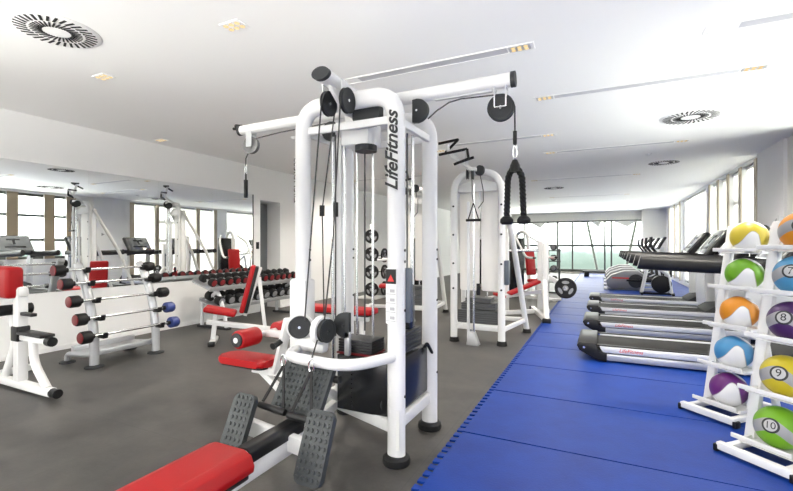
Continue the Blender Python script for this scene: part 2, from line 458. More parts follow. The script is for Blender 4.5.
# mirrors on the left wall
mg = world(thing('wall_mirror', 'long frameless mirror along the left wall above white dado', 'mirror', (XL,3.4,.76)))
ys = [1.0, 2.36, 3.38, 4.40, 5.42, 6.40]
for a, b in zip(ys, ys[1:]):
    part('mirror_panel', MB().bb((XL,a+.001,.76), (XL+.008,b-.001,2.37)), MIRROR, mg, smooth=False)
part('edge_strip', MB().bb((XL,6.4,.76), (XL+.014,6.425,2.37)), DARKM, mg)
single('light_switch', MB().bb((XL,6.5,1.28), (XL+.012,6.58,1.42), .003), DARK, 'small black switch plate on white wall left of the grey door', 'switch')

# blue mat: foam tiles with toothed left edge
m = MB(); bm = m.bm
x0, x1 = -.9, XR-.02
yy = YB+.4; tile = .98
def strip(y0, y1):
    t = bmesh.new(); pts = [(x1,y0),(x1,y1)]
    n = 12; dy = (y1-y0)/n
    for k in range(n-1, -1, -1):
        a = y0+k*dy
        pts += [(x0,a+dy),(x0-.0,a+dy*.62),(x0-.045,a+dy*.72),(x0-.045,a+dy*.08),(x0,a+dy*.18)]
    lo = [t.verts.new((p[0],p[1],0.0005)) for p in pts]; hi = [t.verts.new((p[0],p[1],.014)) for p in pts]
    t.faces.new(hi); k = len(pts)
    for i in range(k): t.faces.new((lo[i], lo[(i+1) % k], hi[(i+1) % k], hi[i]))
    m._merge(t)
y = -1.95
while y < YF-.9:
    strip(y+.0018, y+tile-.0018); y += tile
mato = single('floor_mat', m, BLUEMAT, 'bright blue interlocking foam mat with toothed edge under the treadmills', 'mat', smooth=False)

# ------------------------------------------------------------------ ceiling fittings
def vent(label, x, y, r):
    t = world(thing('ceiling_vent', label, 'vent', (x,y,ZC), 0, 'swirl vents in the ceiling'))
    part('face_plate', MB().lathe([(0,-.001),(0,-.010),(r,-.010),(r+.02,-.002),(r+.02,0)], (x,y,ZC), n=48), CEIL, t)
    s = MB()
    for ring, (ra, rb) in enumerate(((.32,.62), (.66,.97))):
        for k in range(32):
            a = 2*PI*(k+.5*ring)/32; c, q = math.cos(a), math.sin(a); rm = (ra+rb)/2*r
            sk = .28
            s.box((x+c*rm, y+q*rm, ZC-.0115), ((rb-ra)*r*.96, (.0165 if ring else .012)*r/.26, .003), (0,0,a+sk))
    part('slots', s, VENTD, t, smooth=False)
    return t
vent('large round swirl vent in ceiling at upper left', -3.66, 1.75, .26)
vent('round swirl vent in ceiling above the treadmills', .99, 6.34, .31)
vent('distant round swirl vent in ceiling near right windows', 1.07, 9.6, .27)
vent('round swirl vent in ceiling behind the cable machine', -2.3, 5.0, .24)
vent('round swirl vent in ceiling toward far window', -1.2, 12.5, .27)

LIGHTS = []
def lamp(x, y, p, size=.12):
    l = bpy.data.lights.new('downlight_or_added_lamp', 'SPOT'); l.energy = p; l.spot_size = math.radians(150); l.spot_blend = .9
    l.shadow_soft_size = size; l.color = (1,.92,.80)
    o = bpy.data.objects.new('downlight_or_added_lamp', l); COL.objects.link(o); o.location = (x,y,ZC-.03)
    return o
def downlight(label, x, y, ln=.09):
    t = world(thing('downlight', label, 'light', (x,y,ZC), 0, 'small recessed ceiling spots'))
    part('trim_frame', MB().bb((x-ln,y-.06,ZC-.006), (x+ln,y+.06,ZC)), CEIL, t)
    e = MB()
    for i in range(3):
        for j in range(2): e.cyl((x-ln*.6+i*ln*.6, y-.025+j*.05, ZC-.009), (x-ln*.6+i*ln*.6, y-.025+j*.05, ZC-.006), .02, n=12)
    part('led_cluster', e, LED, t)
    return t
for lab, x, y in (('square ceiling spot nearest the top edge, between vent and cable machine', -2.41,2.27),
                  ('small ceiling spot beside the upper left swirl vent', -4.25,2.42),
                  ('small ceiling spot above the left mirror soffit', -6.02,4.25),
                  ('small ceiling spot right of the cable machine front post', -2.46,6.78)):
    downlight(lab, x, y)
def striplight(label, x0, x1, y, ends=(0,1)):
    t = world(thing('strip_light', label, 'light', ((x0+x1)/2,y,ZC), 0, 'recessed light strips across the ceiling'))
    fr = MB(); fr.bb((x0,y-.065,ZC-.006), (x1,y-.05,ZC)).bb((x0,y+.05,ZC-.006), (x1,y+.065,ZC)).bb((x0-.015,y-.065,ZC-.006), (x0,y+.065,ZC)).bb((x1,y-.065,ZC-.006), (x1+.015,y+.065,ZC))
    part('channel_frame', fr, CEIL, t, smooth=False)
    part('channel_insert', MB().bb((x0+.2,y-.05,ZC-.003), (x1-.2,y+.05,ZC-.0005)), mat('channel grey', (.56,.56,.59), .5), t, smooth=False)
    for e in ends:
        x = x0+.1 if e == 0 else x1-.1
        h = part('spot_housing', MB().bb((x-.085,y-.048,ZC-.005), (x+.085,y+.048,ZC-.0005)), SILVER, t, smooth=False)
        em = MB()
        for i in range(3):
            for j in range(2): em.cyl((x-.05+i*.05, y-.022+j*.044, ZC-.008), (x-.05+i*.05, y-.022+j*.044, ZC-.005), .018, n=10)
        part('led_cluster', em, LED, h)
    return t
striplight('ceiling light strip ending right above the cable machine arm', -2.3,-.5, 3.53, (1,))
striplight('short ceiling light strip at the upper right edge', .7,1.6, 3.85, ())
striplight('long ceiling light strip with a spot at both ends, right of the rope', -.66,1.33, 4.85)
striplight('ceiling light strip above the white cable tower', -2.4,-.6, 6.5, (1,))
striplight('ceiling light strip beyond the treadmill vent', -.9,1.2, 7.75)
striplight('far ceiling light strip over the weight bench', -1.6,.8, 10.9)
striplight('farthest ceiling light strip before the end window', -1.6,.8, 15.)
striplight('ceiling light strip near mirror, seen in its glass', -5.6,-3.4, 9.0)
striplight('ceiling strip just in front of camera, added out of view to even the light', -.9,1.2, 1.2)  # unseen extra strip, added for more even lighting
def sensor(label, x, y):
    t = world(thing('smoke_detector', label, 'detector', (x,y,ZC), 0, 'small ceiling detectors'))
    part('base_ring', MB().lathe([(0,0),(.05,0),(.05,-.012),(0,-.012)], (x,y,ZC)), WALL, t)
    part('sensor_dome', MB().lathe([(0,-.012),(.034,-.012),(.03,-.03),(0,-.035)], (x,y,ZC)), WALL, t)
sensor('small white detector on ceiling left of the cable machine arm', -4.1,5.0)
sensor('small white detector on ceiling beside the treadmill vent', .73,8.6)

# ------------------------------------------------------------------ the big cable machine
LX, FX, FY, BY, CX, CY = -1.87, -1.15, 2.377, 2.944, -1.51, 2.66
J = world(thing('cable_machine', 'large white multi-station cable machine with red row seat in foreground', 'gym machine', (CX,CY,0)))
for nm, yy in (('front', FY), ('back', BY)):
    p = fillet([(LX,yy,.035), (LX,yy,2.295), (FX,yy,2.295), (FX,yy,.035)], .17, 9)
    a = part('frame_arch', MB().tube(p, .058, .046, n=20, up=(0,1,0)), WHITE, J)
    bolt = MB()
    for z in (.42, .95, 1.25, 1.32):
        bolt.cyl((FX+.05,yy-.0,z), (FX+.062,yy-.0,z), .009, n=10)
        bolt.cyl((LX+.05,yy-.0,z), (LX+.062,yy-.0,z), .009, n=10)
    part('bolts', bolt, DARK, a)
for x in (LX, FX):
    for yy in (FY, BY):
        part('foot_pad', MB().lathe([(0,0),(.082,0),(.088,.012),(.084,.04),(.066,.055),(0,.055)], (x,yy,0), n=24), BLACKR, J)
# cross members
part('top_crossbar', MB().beam((LX,FY,2.135), (FX,FY,2.135), .03, .05), WHITE, J)
part('top_crossbar', MB().beam((LX,BY,2.135), (FX,BY,2.135), .03, .05), WHITE, J)
part('top_crossbar', MB().beam((FX,FY,2.135), (FX,BY,2.135), .03, .05), WHITE, J)
part('top_crossbar', MB().beam((LX,FY,2.135), (LX,BY,2.135), .03, .05), WHITE, J)
part('base_rail', MB().beam((FX,FY,.215), (-1.84,2.62,.215), .04, .075), WHITE, J)
part('base_rail', MB().beam((FX,FY,.235), (FX,BY,.235), .04, .075), WHITE, J)
part('base_rail', MB().beam((LX,BY,.215), (FX,BY,.215), .04, .075), WHITE, J)
part('base_rail', MB().beam((LX,FY,.215), (LX,BY,.215), .04, .075), WHITE, J)
bow = fillet([(-1.86,2.36,.655), (-1.80,2.10,.655), (-1.30,2.06,.655), (-1.15,2.36,.665)], .24, 10)
part('bow_bar', MB().tube(bow, .03, .034, n=14), WHITE, J)
# arms
def arm(p0, p1, rx=.054, rz=.040):
    a = part('pulley_arm', MB().tube([p0, V(p0).lerp(V(p1),.5), p1], rx, rz, n=20), WHITE, J)
    d = (V(p1)-V(p0)).normalized()
    part('arm_end_cap', MB().tube([V(p1)-d*.004, V(p1)+d*.018, V(p1)+d*.024], rx*1.04, rz*1.06, n=20), GREYP, a)
    return a
armF = arm((CX,CY,2.345), (CX,2.10,2.375), .060, .038)
armR = arm((CX,CY,2.36), (-.50,CY,2.37), .040, .046)
armL = arm((CX,CY,2.33), (-2.74,CY,2.32), .036, .040)
part('arm_hub', MB().bb((CX-.13,CY-.13,2.2), (CX+.13,CY+.13,2.40), .03), WHITE, J)
part('hub_cover', MB().prism(rrect(.2,.16,.05), (CX+.12,2.44,2.215), (1,0,0), (0,0,1), .06, .008), GREYP, J)
# gussets that carry the front pulleys
part('gusset', MB().prism([(0,0),(.30,.0),(.33,-.16),(.22,-.16)], (CX+.0,2.12,2.365), (0,1,0), (0,0,1), .03, .008), WHITE, J)
part('hub_housing', MB().bb((-1.62,2.46,2.03), (-1.40,2.66,2.20), .02), WHITE, J)
part('hub_disc', MB().cyl((-1.45,2.52,1.99), (-1.45,2.52,2.03), .075), PULLEY, J)

def pulley(c, axis, r, wid=.03, material=PULLEY, housing=None, name='pulley', parent=J):
    c, a = V(c), V(axis).normalized()
    pr = [(0,-wid/2),(r*.25,-wid/2),(r*.27,-wid*.42),(r*.80,-wid*.42),(r*.84,-wid/2),(r,-wid/2),(r*.96,-wid*.2),(r*.93,0),(r*.96,wid*.2),(r,wid/2),(r*.84,wid/2),(r*.80,wid*.42),(r*.27,wid*.42),(r*.25,wid/2),(0,wid/2)]
    p = part(name, MB().lathe(pr, c, a, 36), material, parent)
    part('axle', MB().cyl(c-a*(wid*.62), c+a*(wid*.62), r*.12, n=12), CHROME, p)
    return p
def half_cover(c, axis, r, right, wid=.035):
    c, a = V(c), V(axis).normalized(); u = V(right); v = V((0,0,1))
    pts = [(r*math.cos(t), r*math.sin(t)) for t in [(-PI/2+PI*k/16) for k in range(17)]] + [(-r*.45,r*.98),(-r*.45,-r*.98)]
    p = part('pulley_cover', MB().prism(pts, c, u, v, wid, .004), PULLEY, J)
    part('axle', MB().cyl(c-V((0,wid*.7,0)), c+V((0,wid*.7,0)), r*.09, n=12), CHROME, p)
for x in (CX-.055, CX+.085):
    p = pulley((x,2.245,2.25), (1,0,-.06), .078, .024)
    part('pulley_bracket', MB().prism([(-.03,-.02),(.03,-.02),(.035,.13),(-.035,.13)], (x-.022,2.245,2.25), (0,1,0), (0,0,1), .006), WHITE, p)
half_cover((-1.105,CY-.05,2.245), (0,1,0), .078, (1,0,0))
half_cover((-1.80,CY-.05,2.19), (0,1,0), .07, (-1,0,0))
pr_ = pulley((-.565,CY,2.205), (0,1,0), .083, .036)
part('pulley_bracket', MB().tube(fillet([(-.60,CY-.025,2.335), (-.60,CY-.025,2.205), (-.565,CY-.025,2.205), (-.53,CY-.025,2.205), (-.53,CY-.025,2.335)], .01), .006, n=8).tube(fillet([(-.60,CY+.025,2.335), (-.60,CY+.025,2.205), (-.53,CY+.025,2.205), (-.53,CY+.025,2.335)], .01), .006, n=8), CHROME, pr_)
part('arm_slot', MB().bb((-1.0,CY-.012,2.312), (-.62,CY+.012,2.332)), SILVER, armR)
pl_ = pulley((-2.63,CY,2.185), (.2,-1,0), .07, .036, LEVGR)
part('pulley_bracket', MB().bb((-2.66,CY-.03,2.17), (-2.60,CY-.024,2.30)).bb((-2.66,CY+.024,2.17), (-2.60,CY+.03,2.30)), SILVER, pl_)
part('arm_tip_pin', MB().cyl((-2.765,CY,2.335), (-2.83,CY,2.345), .012).cyl((-2.74,CY,2.35), (-2.80,CY,2.36), .02), DARK, armL)
# lower pulleys with white housings
q = pulley((-1.815,2.27,.805), (.5,-.86,.03), .074, .03); part('pulley_housing', MB().lathe([(0,0),(.09,0),(.094,.012),(.094,.04),(.08,.05),(0,.05)], (-1.823,2.284,.805), (-.5,.86,-.03), 32), WHITE, q)
q = pulley((-1.60,2.27,.80), (1,-.12,0), .076, .03); part('pulley_housing', MB().lathe([(0,0),(.09,0),(.094,.012),(.094,.04),(.08,.05),(0,.05)], (-1.616,2.272,.80), (-1,.12,0), 32), WHITE, q)
part('pulley_housing', MB().bb((-1.86,2.28,.64), (-1.63,2.36,.74), .03), WHITE, J)
half_cover((-1.54,2.40,.82), (0,1,0), .085, (-1,0,0), .03)
part('pulley_stem', MB().beam((-1.52,2.40,.62), (-1.52,2.40,.78), .04, .03), SILVER, J)
part('post_sleeve', MB().bb((LX-.075,FY-.062,.62), (LX+.065,FY+.06,1.12), .02), WHITE, J)
# guide rods and stacks
def rods(pts, z0, z1, r=.011):
    for x, y in pts: part('guide_rod', MB().cyl((x,y,z0), (x,y,z1), r, n=14), CHROME, J)
rods([(-1.22,2.60), (-1.19,2.72)], .6, 2.12)
rods([(-1.72,2.52), (-1.64,2.545)], .55, 2.12)
rods([(-1.57,2.60), (-1.44,2.60)], .55, 2.12, .009)
part('centre_column', MB().beam((-1.70,2.58,.2), (-1.70,2.58,2.12), .05, .05), WHITE, J)
part('weight_shroud', MB().bb((-1.62,2.42,.245), (-1.24,2.66,.615), .01), SHROUD, J)
dots = MB()
for k in range(11): dots.cyl((-1.50,2.417,.28+k*.03), (-1.50,2.421,.28+k*.03), .006, n=8)
part('shroud_holes', dots, DARK, J)
ws = part('weight_shroud', MB().bb((FX-.09,2.46,.29), (FX-.0,2.90,.625), .008), SHROUD, J)
part('pin_lever', MB().tube(fillet([(FX+.0,2.84,.62), (FX+.02,2.84,.65), (FX+.03,2.92,.56)], .02), .012, n=10), DARK, ws)
stk = MB()
for k in range(5): stk.bb((-1.62,2.44,.63+k*.018), (-1.36,2.62,.645+k*.018), .003)
part('weight_stack', stk, STONE, J)
part('stack_cap', MB().bb((-1.63,2.432,.618), (-1.355,2.62,.628)), REDH, J)
stk = MB()
for k in range(7): stk.bb((-1.235,2.52,.64+k*.02), (-1.165,2.82,.656+k*.02), .002)
part('weight_stack', stk, STONE, J)
part('stack_selector', MB().bb((-1.23,2.62,.78), (-1.17,2.72,1.08), .01), SHROUD, J)
pulley((-1.255,2.47,.32), (.8,-.6,0), .062, .03)
part('pulley_yoke', MB().beam((-1.265,2.47,.32), (-1.265,2.47,.52), .05, .05), WHITE, J)
# plaques on the front post
pq = part('instruction_plaque', MB().prism(rrect(.072,.34,.006), (FX-.012,FY-.0485,1.04), (1,0,0), (0,0,1), .003), PAPER, J)
part('warning_panel', MB().bb((FX-.046,FY-.053,1.115), (FX+.022,FY-.050,1.205)), DARK, pq)
part('warning_mark', MB().prism([(-.022,-.02),(.022,-.02),(.0,.022)], (FX-.012,FY-.0545,1.15), (1,0,0), (0,0,1), .002), REDT, pq)
ln = MB()
for k in range(4):
    ln.bb((FX-.044,FY-.0515,.885+k*.055), (FX+.018,FY-.050,.890+k*.055)); ln.bb((FX-.02,FY-.0515,.897+k*.055), (FX+.012,FY-.050,.917+k*.055))
part('plaque_print', ln, mat('plaque grey', (.4,.4,.42), .5), pq)
part('card_holder', MB().bb((FX+.03,FY+.02,.87), (FX+.085,FY+.07,1.21), .012), mat('slate plastic', (.09,.11,.14), .4), J)
part('serial_label', MB().bb((FX+.02,FY-.047,.10), (FX+.042,FY-.0435,.34)), PAPER, J)
lettering('logo_lettering', 'LifeFitness', .118, INK, J, (FX-.006,FY-.0485,1.925), (0,0,1), (-1,0,0), .45, .001, .98, .022)
lettering('logo_lettering', 'LifeFitness', .08, INK, J, (LX-.06,FY,1.80), (0,0,1), (0,1,0), .45, .001, .95)
# cables
def cable(pts, r=.005): part('cable', MB().tube(pts, r, n=8), CABLE, J)
cable([(CX-.055,2.17,2.25), (-1.66,2.2,1.5), (-1.75,2.24,.86)])
cable([(CX+.085,2.17,2.25), (-1.50,2.2,1.4), (-1.60,2.25,.87)])
cable([(CX-.055,2.32,2.25), (-1.762,2.45,1.60), (-1.765,2.48,.72)])
cable([(-1.67,2.48,2.12), (-1.67,2.48,.72)])
cable([(-1.04,CY-.03,2.19), (-.98,CY-.02,2.24), (-.90,CY-.01,2.285), (-.82,CY,2.30), (-.60,CY,2.291), (-.565,CY,2.289), (-.525,CY,2.275), (-.495,CY,2.24), (-.481,CY,2.20), (-.480,CY,1.97)])
cable([(-1.80,CY-.04,2.26), (-2.3,CY-.02,2.25), (-2.58,CY,2.235)])
cable([(-2.665,CY,2.12), (-2.69,CY,2.08), (-2.69,CY,2.02)])
cable([(-1.62,2.2,.75), (-1.54,2.04,.69)])
cable([(-1.205,2.66,.78), (-1.205,2.66,2.12)], .006)
cable([(-1.505,2.60,.75), (-1.505,2.60,2.12)], .006)
part('cable_stop', MB().cyl((-.480,CY,1.97), (-.480,CY,2.05), .012), DARK, J)
part('cable_stop', MB().cyl((-1.763,2.45,1.555), (-1.761,2.448,1.63), .018), DARK, J)
part('cable_stop', MB().cyl((-1.67,2.48,1.55), (-1.67,2.48,1.65), .018), DARK, J)
# row station
pad = MB().prism([(-.150,0),(-.155,.03),(-.135,.075),(-.09,.092),(.09,.092),(.135,.075),(.155,.03),(.150,0)], (-1.565,1.0,.325), (1,0,0), (0,0,1), .90, .006)
sp_ = part('row_seat_pad', pad, RED, J, 'long red padded seat')
part('pad_base', MB().bb((-1.70,.57,.295), (-1.43,1.435,.325), .008), DARK, sp_)
part('row_beam', MB().beam((-1.565,.6,.25), (-1.565,2.02,.25), .075, .10, bev=.02), WHITE, J)
part('seat_stub', MB().beam((-1.565,1.40,.335), (-1.565,1.54,.335), .085, .06, bev=.02), WHITE, J)
part('beam_cover', MB().prism([(-.045,-.03),(-.05,.03),(-.03,.05),(.03,.05),(.05,.03),(.045,-.03)], (-1.565,1.735,.325), (1,0,0), (0,0,1), .42, .008), DARK, J)
part('row_leg', MB().beam((-1.60,2.0,.25), (-1.72,2.58,.22), .05, .06), WHITE, J)
part('row_leg', MB().beam((-1.565,.8,.02), (-1.565,.8,.22), .06, .06), WHITE, J)
part('row_foot', MB().beam((-1.85,.8,.03), (-1.28,.8,.03), .06, .05), WHITE, J)
part('plate_arm', MB().beam((-1.83,1.83,.315), (-1.29,1.83,.255), .05, .09, bev=.01), WHITE, J)
def foot_plate(c, wdt, hgt, tilt, yaw=0., name='foot_plate', lab=None):
    R = (Euler((0,0,yaw)).to_matrix() @ Euler((tilt,0,0)).to_matrix())
    c = V(c); ux, uz, n = R @ V((1,0,0)), R @ V((0,0,1)), R @ V((0,-1,0))
    p = part(name, MB().prism(rrect(wdt,hgt,.03), c, ux, uz, .035, .007), TREADP, J, lab)
    st = MB(); nx, nz = int(wdt/.032), int(hgt/.036)
    for i in range(nx):
        for k in range(nz):
            q = c+ux*((i-(nx-1)/2)*.031)+uz*((k-(nz-1)/2)*.036)+n*.017
            st.lathe([(.0115,0),(.009,.006),(0,.007)], q, n, 8)
    part('grip_studs', st, TREADP, p)
    return p
foot_plate((-1.805,1.73,.36), .150,.33, -.44)
foot_plate((-1.285,1.73,.345), .160,.345, -.40)
pp = foot_plate((-1.59,2.03,.515), .345,.36, -.60, 0., 'platform_plate')
part('plate_knob', MB().cyl((-1.42,2.10,.56), (-1.385,2.10,.56), .022), DARK, pp)
part('plate_support', MB().beam((-1.62,2.13,.50), (-1.66,2.60,.23), .05, .05), WHITE, J)
# lat station on the left
seat = MB().prism(rrect(.52,.24,.07,6), (-2.66,CY,.40), (1,0,0), (0,1,0), .055, .018)
ls = part('lat_seat_pad', seat, RED, J, 'red padded seat of the pulldown station')
part('pad_base', MB().prism(rrect(.48,.21,.06), (-2.66,CY,.365), (1,0,0), (0,1,0), .018), DARK, ls)
part('seat_support', MB().beam((-2.6,CY,.335), (-1.90,CY,.335), .06, .06), WHITE, J)
part('seat_brace', MB().beam((-2.52,CY,.33), (-2.1,CY,.05), .05, .05), WHITE, J)
part('seat_upright', MB().beam((-2.36,CY,.33), (-2.10,2.5,.80), .07, .06, bev=.015), WHITE, J)
part('seat_upright', MB().beam((-2.1,CY,.0), (-2.1,CY,.36), .06, .06), WHITE, J)
rl = part('thigh_roller', MB().cyl((-2.60,2.48,.60), (-2.60,2.69,.60), .073, n=28, bev=.012), RED, J, 'red foam thigh roller')
part('roller_cap', MB().cyl((-2.60,2.465,.60), (-2.60,2.482,.60), .056, n=24, bev=.004), GREYP, rl)
rl2 = part('thigh_roller', MB().cyl((-2.60,2.92,.60), (-2.60,3.13,.60), .073, n=28, bev=.012), RED, J, 'red foam thigh roller')
part('roller_rod', MB().cyl((-2.60,2.46,.60), (-2.60,3.13,.60), .022), WHITE, J)
part('roller_arm', MB().beam((-2.60,2.80,.60), (-1.93,2.60,.66), .05, .06, bev=.015), WHITE, J)
part('adjust_knob', MB().cyl((-2.20,2.44,.60), (-2.20,2.53,.62), .026, .02), DARK, J)

# attachments hanging on it
t = world(thing('rope_attachment', 'black braided triceps rope hanging from right arm of the cable machine', 'rope', (-.48,CY,1.9)))
part('carabiner', MB().tube([(-.48+.012*math.cos(a),CY,1.925+.042*math.sin(a)) for a in [2*PI*k/20 for k in range(20)]], .004, n=8, closed=True), CHROME, t)
part('rope_collar', MB().lathe([(0,0),(.034,0),(.030,.04),(.014,.075),(0,.08)], (-.48,CY,1.80), n=20), DARK, t)
rp = MB()
ctr = fillet([(-.530,CY,1.525), (-.522,CY,1.78), (-.48,CY,1.84), (-.438,CY,1.78), (-.428,CY,1.525)], .06, 10)
# three twisted strands
dense = []
for a, b in zip(ctr, ctr[1:]):
    n = max(1, int((b-a).length/.012))
    for k in range(n): dense.append(a.lerp(b, k/n))
dense.append(ctr[-1]); s_ = 0
for ph in range(3):
    P = []; s_ = 0
    for i, p in enumerate(dense):
        if i: s_ += (p-dense[i-1]).length
        dd = (dense[min(i+1,len(dense)-1)]-dense[max(i-1,0)]).normalized(); x = dd.cross(V((0,1,0))).normalized()
        an = s_/.075*2*PI+ph*2*PI/3
        P.append(p+x*(.010*math.cos(an))+V((0,1,0))*(.010*math.sin(an)))
    rp.tube(P, .0105, n=8)
part('braided_rope', rp, BLACKR, t)
for x in (-.530, -.428):
    part('rubber_stop', MB().lathe([(0,0),(.030,0),(.040,.012),(.040,.030),(.028,.045),(.02,.05),(0,.05)], (x,CY,1.48), n=24), BLACKR, t)
def strap_handle(label, top, a, b):
    t = world(thing('strap_handle', label, 'handle', top, 0, 'strap handles on the low pulley'))
    top, a, b = V(top), V(a), V(b); ax = (b-a).normalized()
    part('strap', MB().beam(top, a, .018, .005, up=(0,1,0), bev=0), BLACKR, t)
    part('strap', MB().beam(top, b, .018, .005, up=(0,1,0), bev=0), BLACKR, t)
    part('grip', MB().cyl(a-ax*.012, b+ax*.012, .019, n=16, bev=.004), DARK, t)
    part('ring', MB().tube([top+V((.018*math.cos(q),0,.03+.036*math.sin(q))) for q in [2*PI*k/20 for k in range(20)]], .0055, n=8, closed=True), CHROME, t)
strap_handle('black strap handle on the chrome ring in front of the studded platform', (-1.53,2.02,.615), (-1.555,1.86,.41), (-1.41,1.86,.405))
strap_handle('black strap handle at left edge of the studded platform', (-1.745,2.03,.62), (-1.765,1.86,.435), (-1.60,1.86,.42))
t = world(thing('hanging_strap', 'thin black strap hanging from left arm of the cable machine', 'strap', (-2.69,CY,2.02)))
part('carabiner', MB().tube([(-2.69+.011*math.cos(a),CY,1.99+.04*math.sin(a)) for a in [2*PI*k/16 for k in range(16)]], .004, n=8, closed=True), CHROME, t)
part('strap_grip', MB().cyl((-2.69,CY,1.75), (-2.69,CY,1.90), .017, n=14, bev=.004), DARK, t)
part('strap', MB().cyl((-2.69,CY,1.89), (-2.69,CY,1.96), .007, n=10), DARK, t)

# ------------------------------------------------------------------ cable tower
def make_tower(label):
    t = thing('cable_tower', label, 'gym machine', (0,0,0), 0, 'white cable towers')
    part('front_arch', MB().tube(fillet([(-.34,-.32,.03), (-.34,-.32,2.36), (.33,-.32,2.36), (.33,-.32,.03)], .3, 10), .05, .04, n=16, up=(0,1,0)), WHITE, t)
    for s in (-1, 1):
        part('rear_leg', MB().tube([(s*.33,-.25,2.2), (s*.4,.30,1.2), (s*.5,.72,.03)], .042, .035, n=14), WHITE, t)
        part('foot_pad', MB().cyl((s*.335,-.32,0), (s*.335,-.32,.06), .072, .06), BLACKR, t)
        part('foot_pad', MB().cyl((s*.5,.72,0), (s*.5,.72,.06), .066, .056), BLACKR, t)
    part('base_rail', MB().beam((-.34,-.30,.22), (.33,-.30,.22), .05, .08), WHITE, t)
    part('base_rail', MB().beam((.33,-.30,.2), (.48,.68,.2), .04, .06), WHITE, t)
    part('base_rail', MB().beam((-.34,-.30,.2), (-.48,.68,.2), .04, .06), WHITE, t)
    part('base_rail', MB().beam((-.5,.70,.2), (.5,.70,.2), .04, .06), WHITE, t)
    part('shroud_panel', MB().prism(rrect(.28,1.5,.03), (-.155,-.16,1.46), (1,0,0), (0,0,1), .02), FROST, t)
    part('shroud_panel', MB().prism(rrect(.28,1.5,.03), (.155,-.16,1.46), (1,0,0), (0,0,1), .02), FROST, t)
    part('panel_cap', MB().prism([(-.30,0),(.30,0),(.27,.10),(.12,.16),(-.12,.16),(-.27,.10)], (0,-.25,2.1), (1,0,0), (0,0,1), .06, .01), WHITE, t)
    b = MB()
    for z in (.75, 1.1, 1.5, 1.9):
        for s in (-1, 1): b.cyl((s*.335,-.37,z), (s*.335,-.355,z), .014, n=10)
    part('bolts', b, DARK, t)
    st = MB()
    for i, (hw, z0, z1) in enumerate(((.29,.27,.46), (.24,.46,.56), (.18,.56,.64))):
        n = int((z1-z0)/.03)
        for k in range(n): st.bb((-hw,-.30,z0+k*.03), (hw,-.08,z0+k*.03+.0285), .003)
    part('weight_stack', st, mat('tower stack steel', (.07,.072,.076), .4, .1), t)
    for x in (-.09, .09): part('guide_rod', MB().cyl((x,-.13,.25), (x,-.13,2.1), .012, n=12), CHROME, t)
    part('stack_pin', MB().cyl((0,-.28,.66), (0,-.28,.82), .025), DARK, t)
    part('pulley_track', MB().beam((-.10,-.42,.02), (-.10,-.42,1.95), .032, .045), LSILV, t)
    part('track_pole', MB().cyl((-.02,-.44,.02), (-.02,-.44,2.2), .014, n=12), CHROME, t)
    part('track_base', MB().prism([(-.05,0),(.12,0),(.05,.18),(-.02,.18)], (-.06,-.44,0), (1,0,0), (0,0,1), .12, .005), SILVER, t)
    for x, z in ((-.1,2.32), (-.03,2.31), (.07,2.36)):
        p = part('pulley', MB().lathe([(0,-.016),(.07,-.016),(.06,0),(.07,.016),(0,.016)], (x,-.46,z), (1,.2,0) if x < 0 else (.4,1,0), 24), GREYP, t)
    part('pulley_mount', MB().beam((-.03,-.5,2.38), (-.03,-.2,2.36), .12, .05), WHITE, t)
    part('cable', MB().tube([(-.02,-.53,2.3), (-.015,-.53,2.0), (0,-.53,1.93)], .006, n=8), CABLE, t)
    part('cable', MB().tube([(.07,-.44,2.3), (.10,-.40,2.1), (.09,-.36,1.95), (.02,-.36,1.86)], .006, n=8), CABLE, t)
    g = MB()
    # multi-grip pull-up bars
    g.tube(fillet([(-.46,-.62,2.74), (-.18,-.62,2.77), (-.40,-.50,2.64)], .02), .018, n=10)
    g.tube([(-.44,-.66,2.58), (-.06,-.62,2.63)], .018, n=10)
    g.tube(fillet([(-.06,-.62,2.63), (-.04,-.62,2.50), (-.24,-.62,2.44)], .02), .018, n=10)
    g.tube([(-.16,-.60,2.47), (.02,-.58,2.52)], .018, n=10)
    part('pull_up_grips', g, BLACKR, t)
    part('grip_frame', MB().tube(fillet([(-.03,-.3,2.37), (-.2,-.6,2.50), (-.32,-.62,2.60), (-.34,-.60,2.72)], .06), .024, n=12).tube([(-.10,-.5,2.44), (-.08,-.62,2.62)], .018, n=10), WHITE, t)
    part('card_holder', MB().bb((.37,-.36,.82), (.43,-.24,1.15), .012), mat('slate plastic', (.09,.11,.14), .4), t)
    return t
tw = make_tower('white arched cable tower with stepped weight stack beside the blue mat')
place(tw, (-1.55,6.1,0))
tw2 = place(copy_tree(tw), (-3.15,7.35,0), .25, 'white arched cable tower standing behind the big cable machine')
t = world(thing('strap_handle', 'black triangular strap handle hanging on the white cable tower', 'handle', (-1.55,5.57,1.93)))
part('strap', MB().beam((-1.55,5.57,1.92), (-1.62,5.57,1.70), .014, .005, up=(0,1,0), bev=0).beam((-1.55,5.57,1.92), (-1.48,5.57,1.70), .014, .005, up=(0,1,0), bev=0), DARK, t)
part('grip', MB().cyl((-1.65,5.57,1.69), (-1.45,5.57,1.69), .018, n=14), DARK, t)

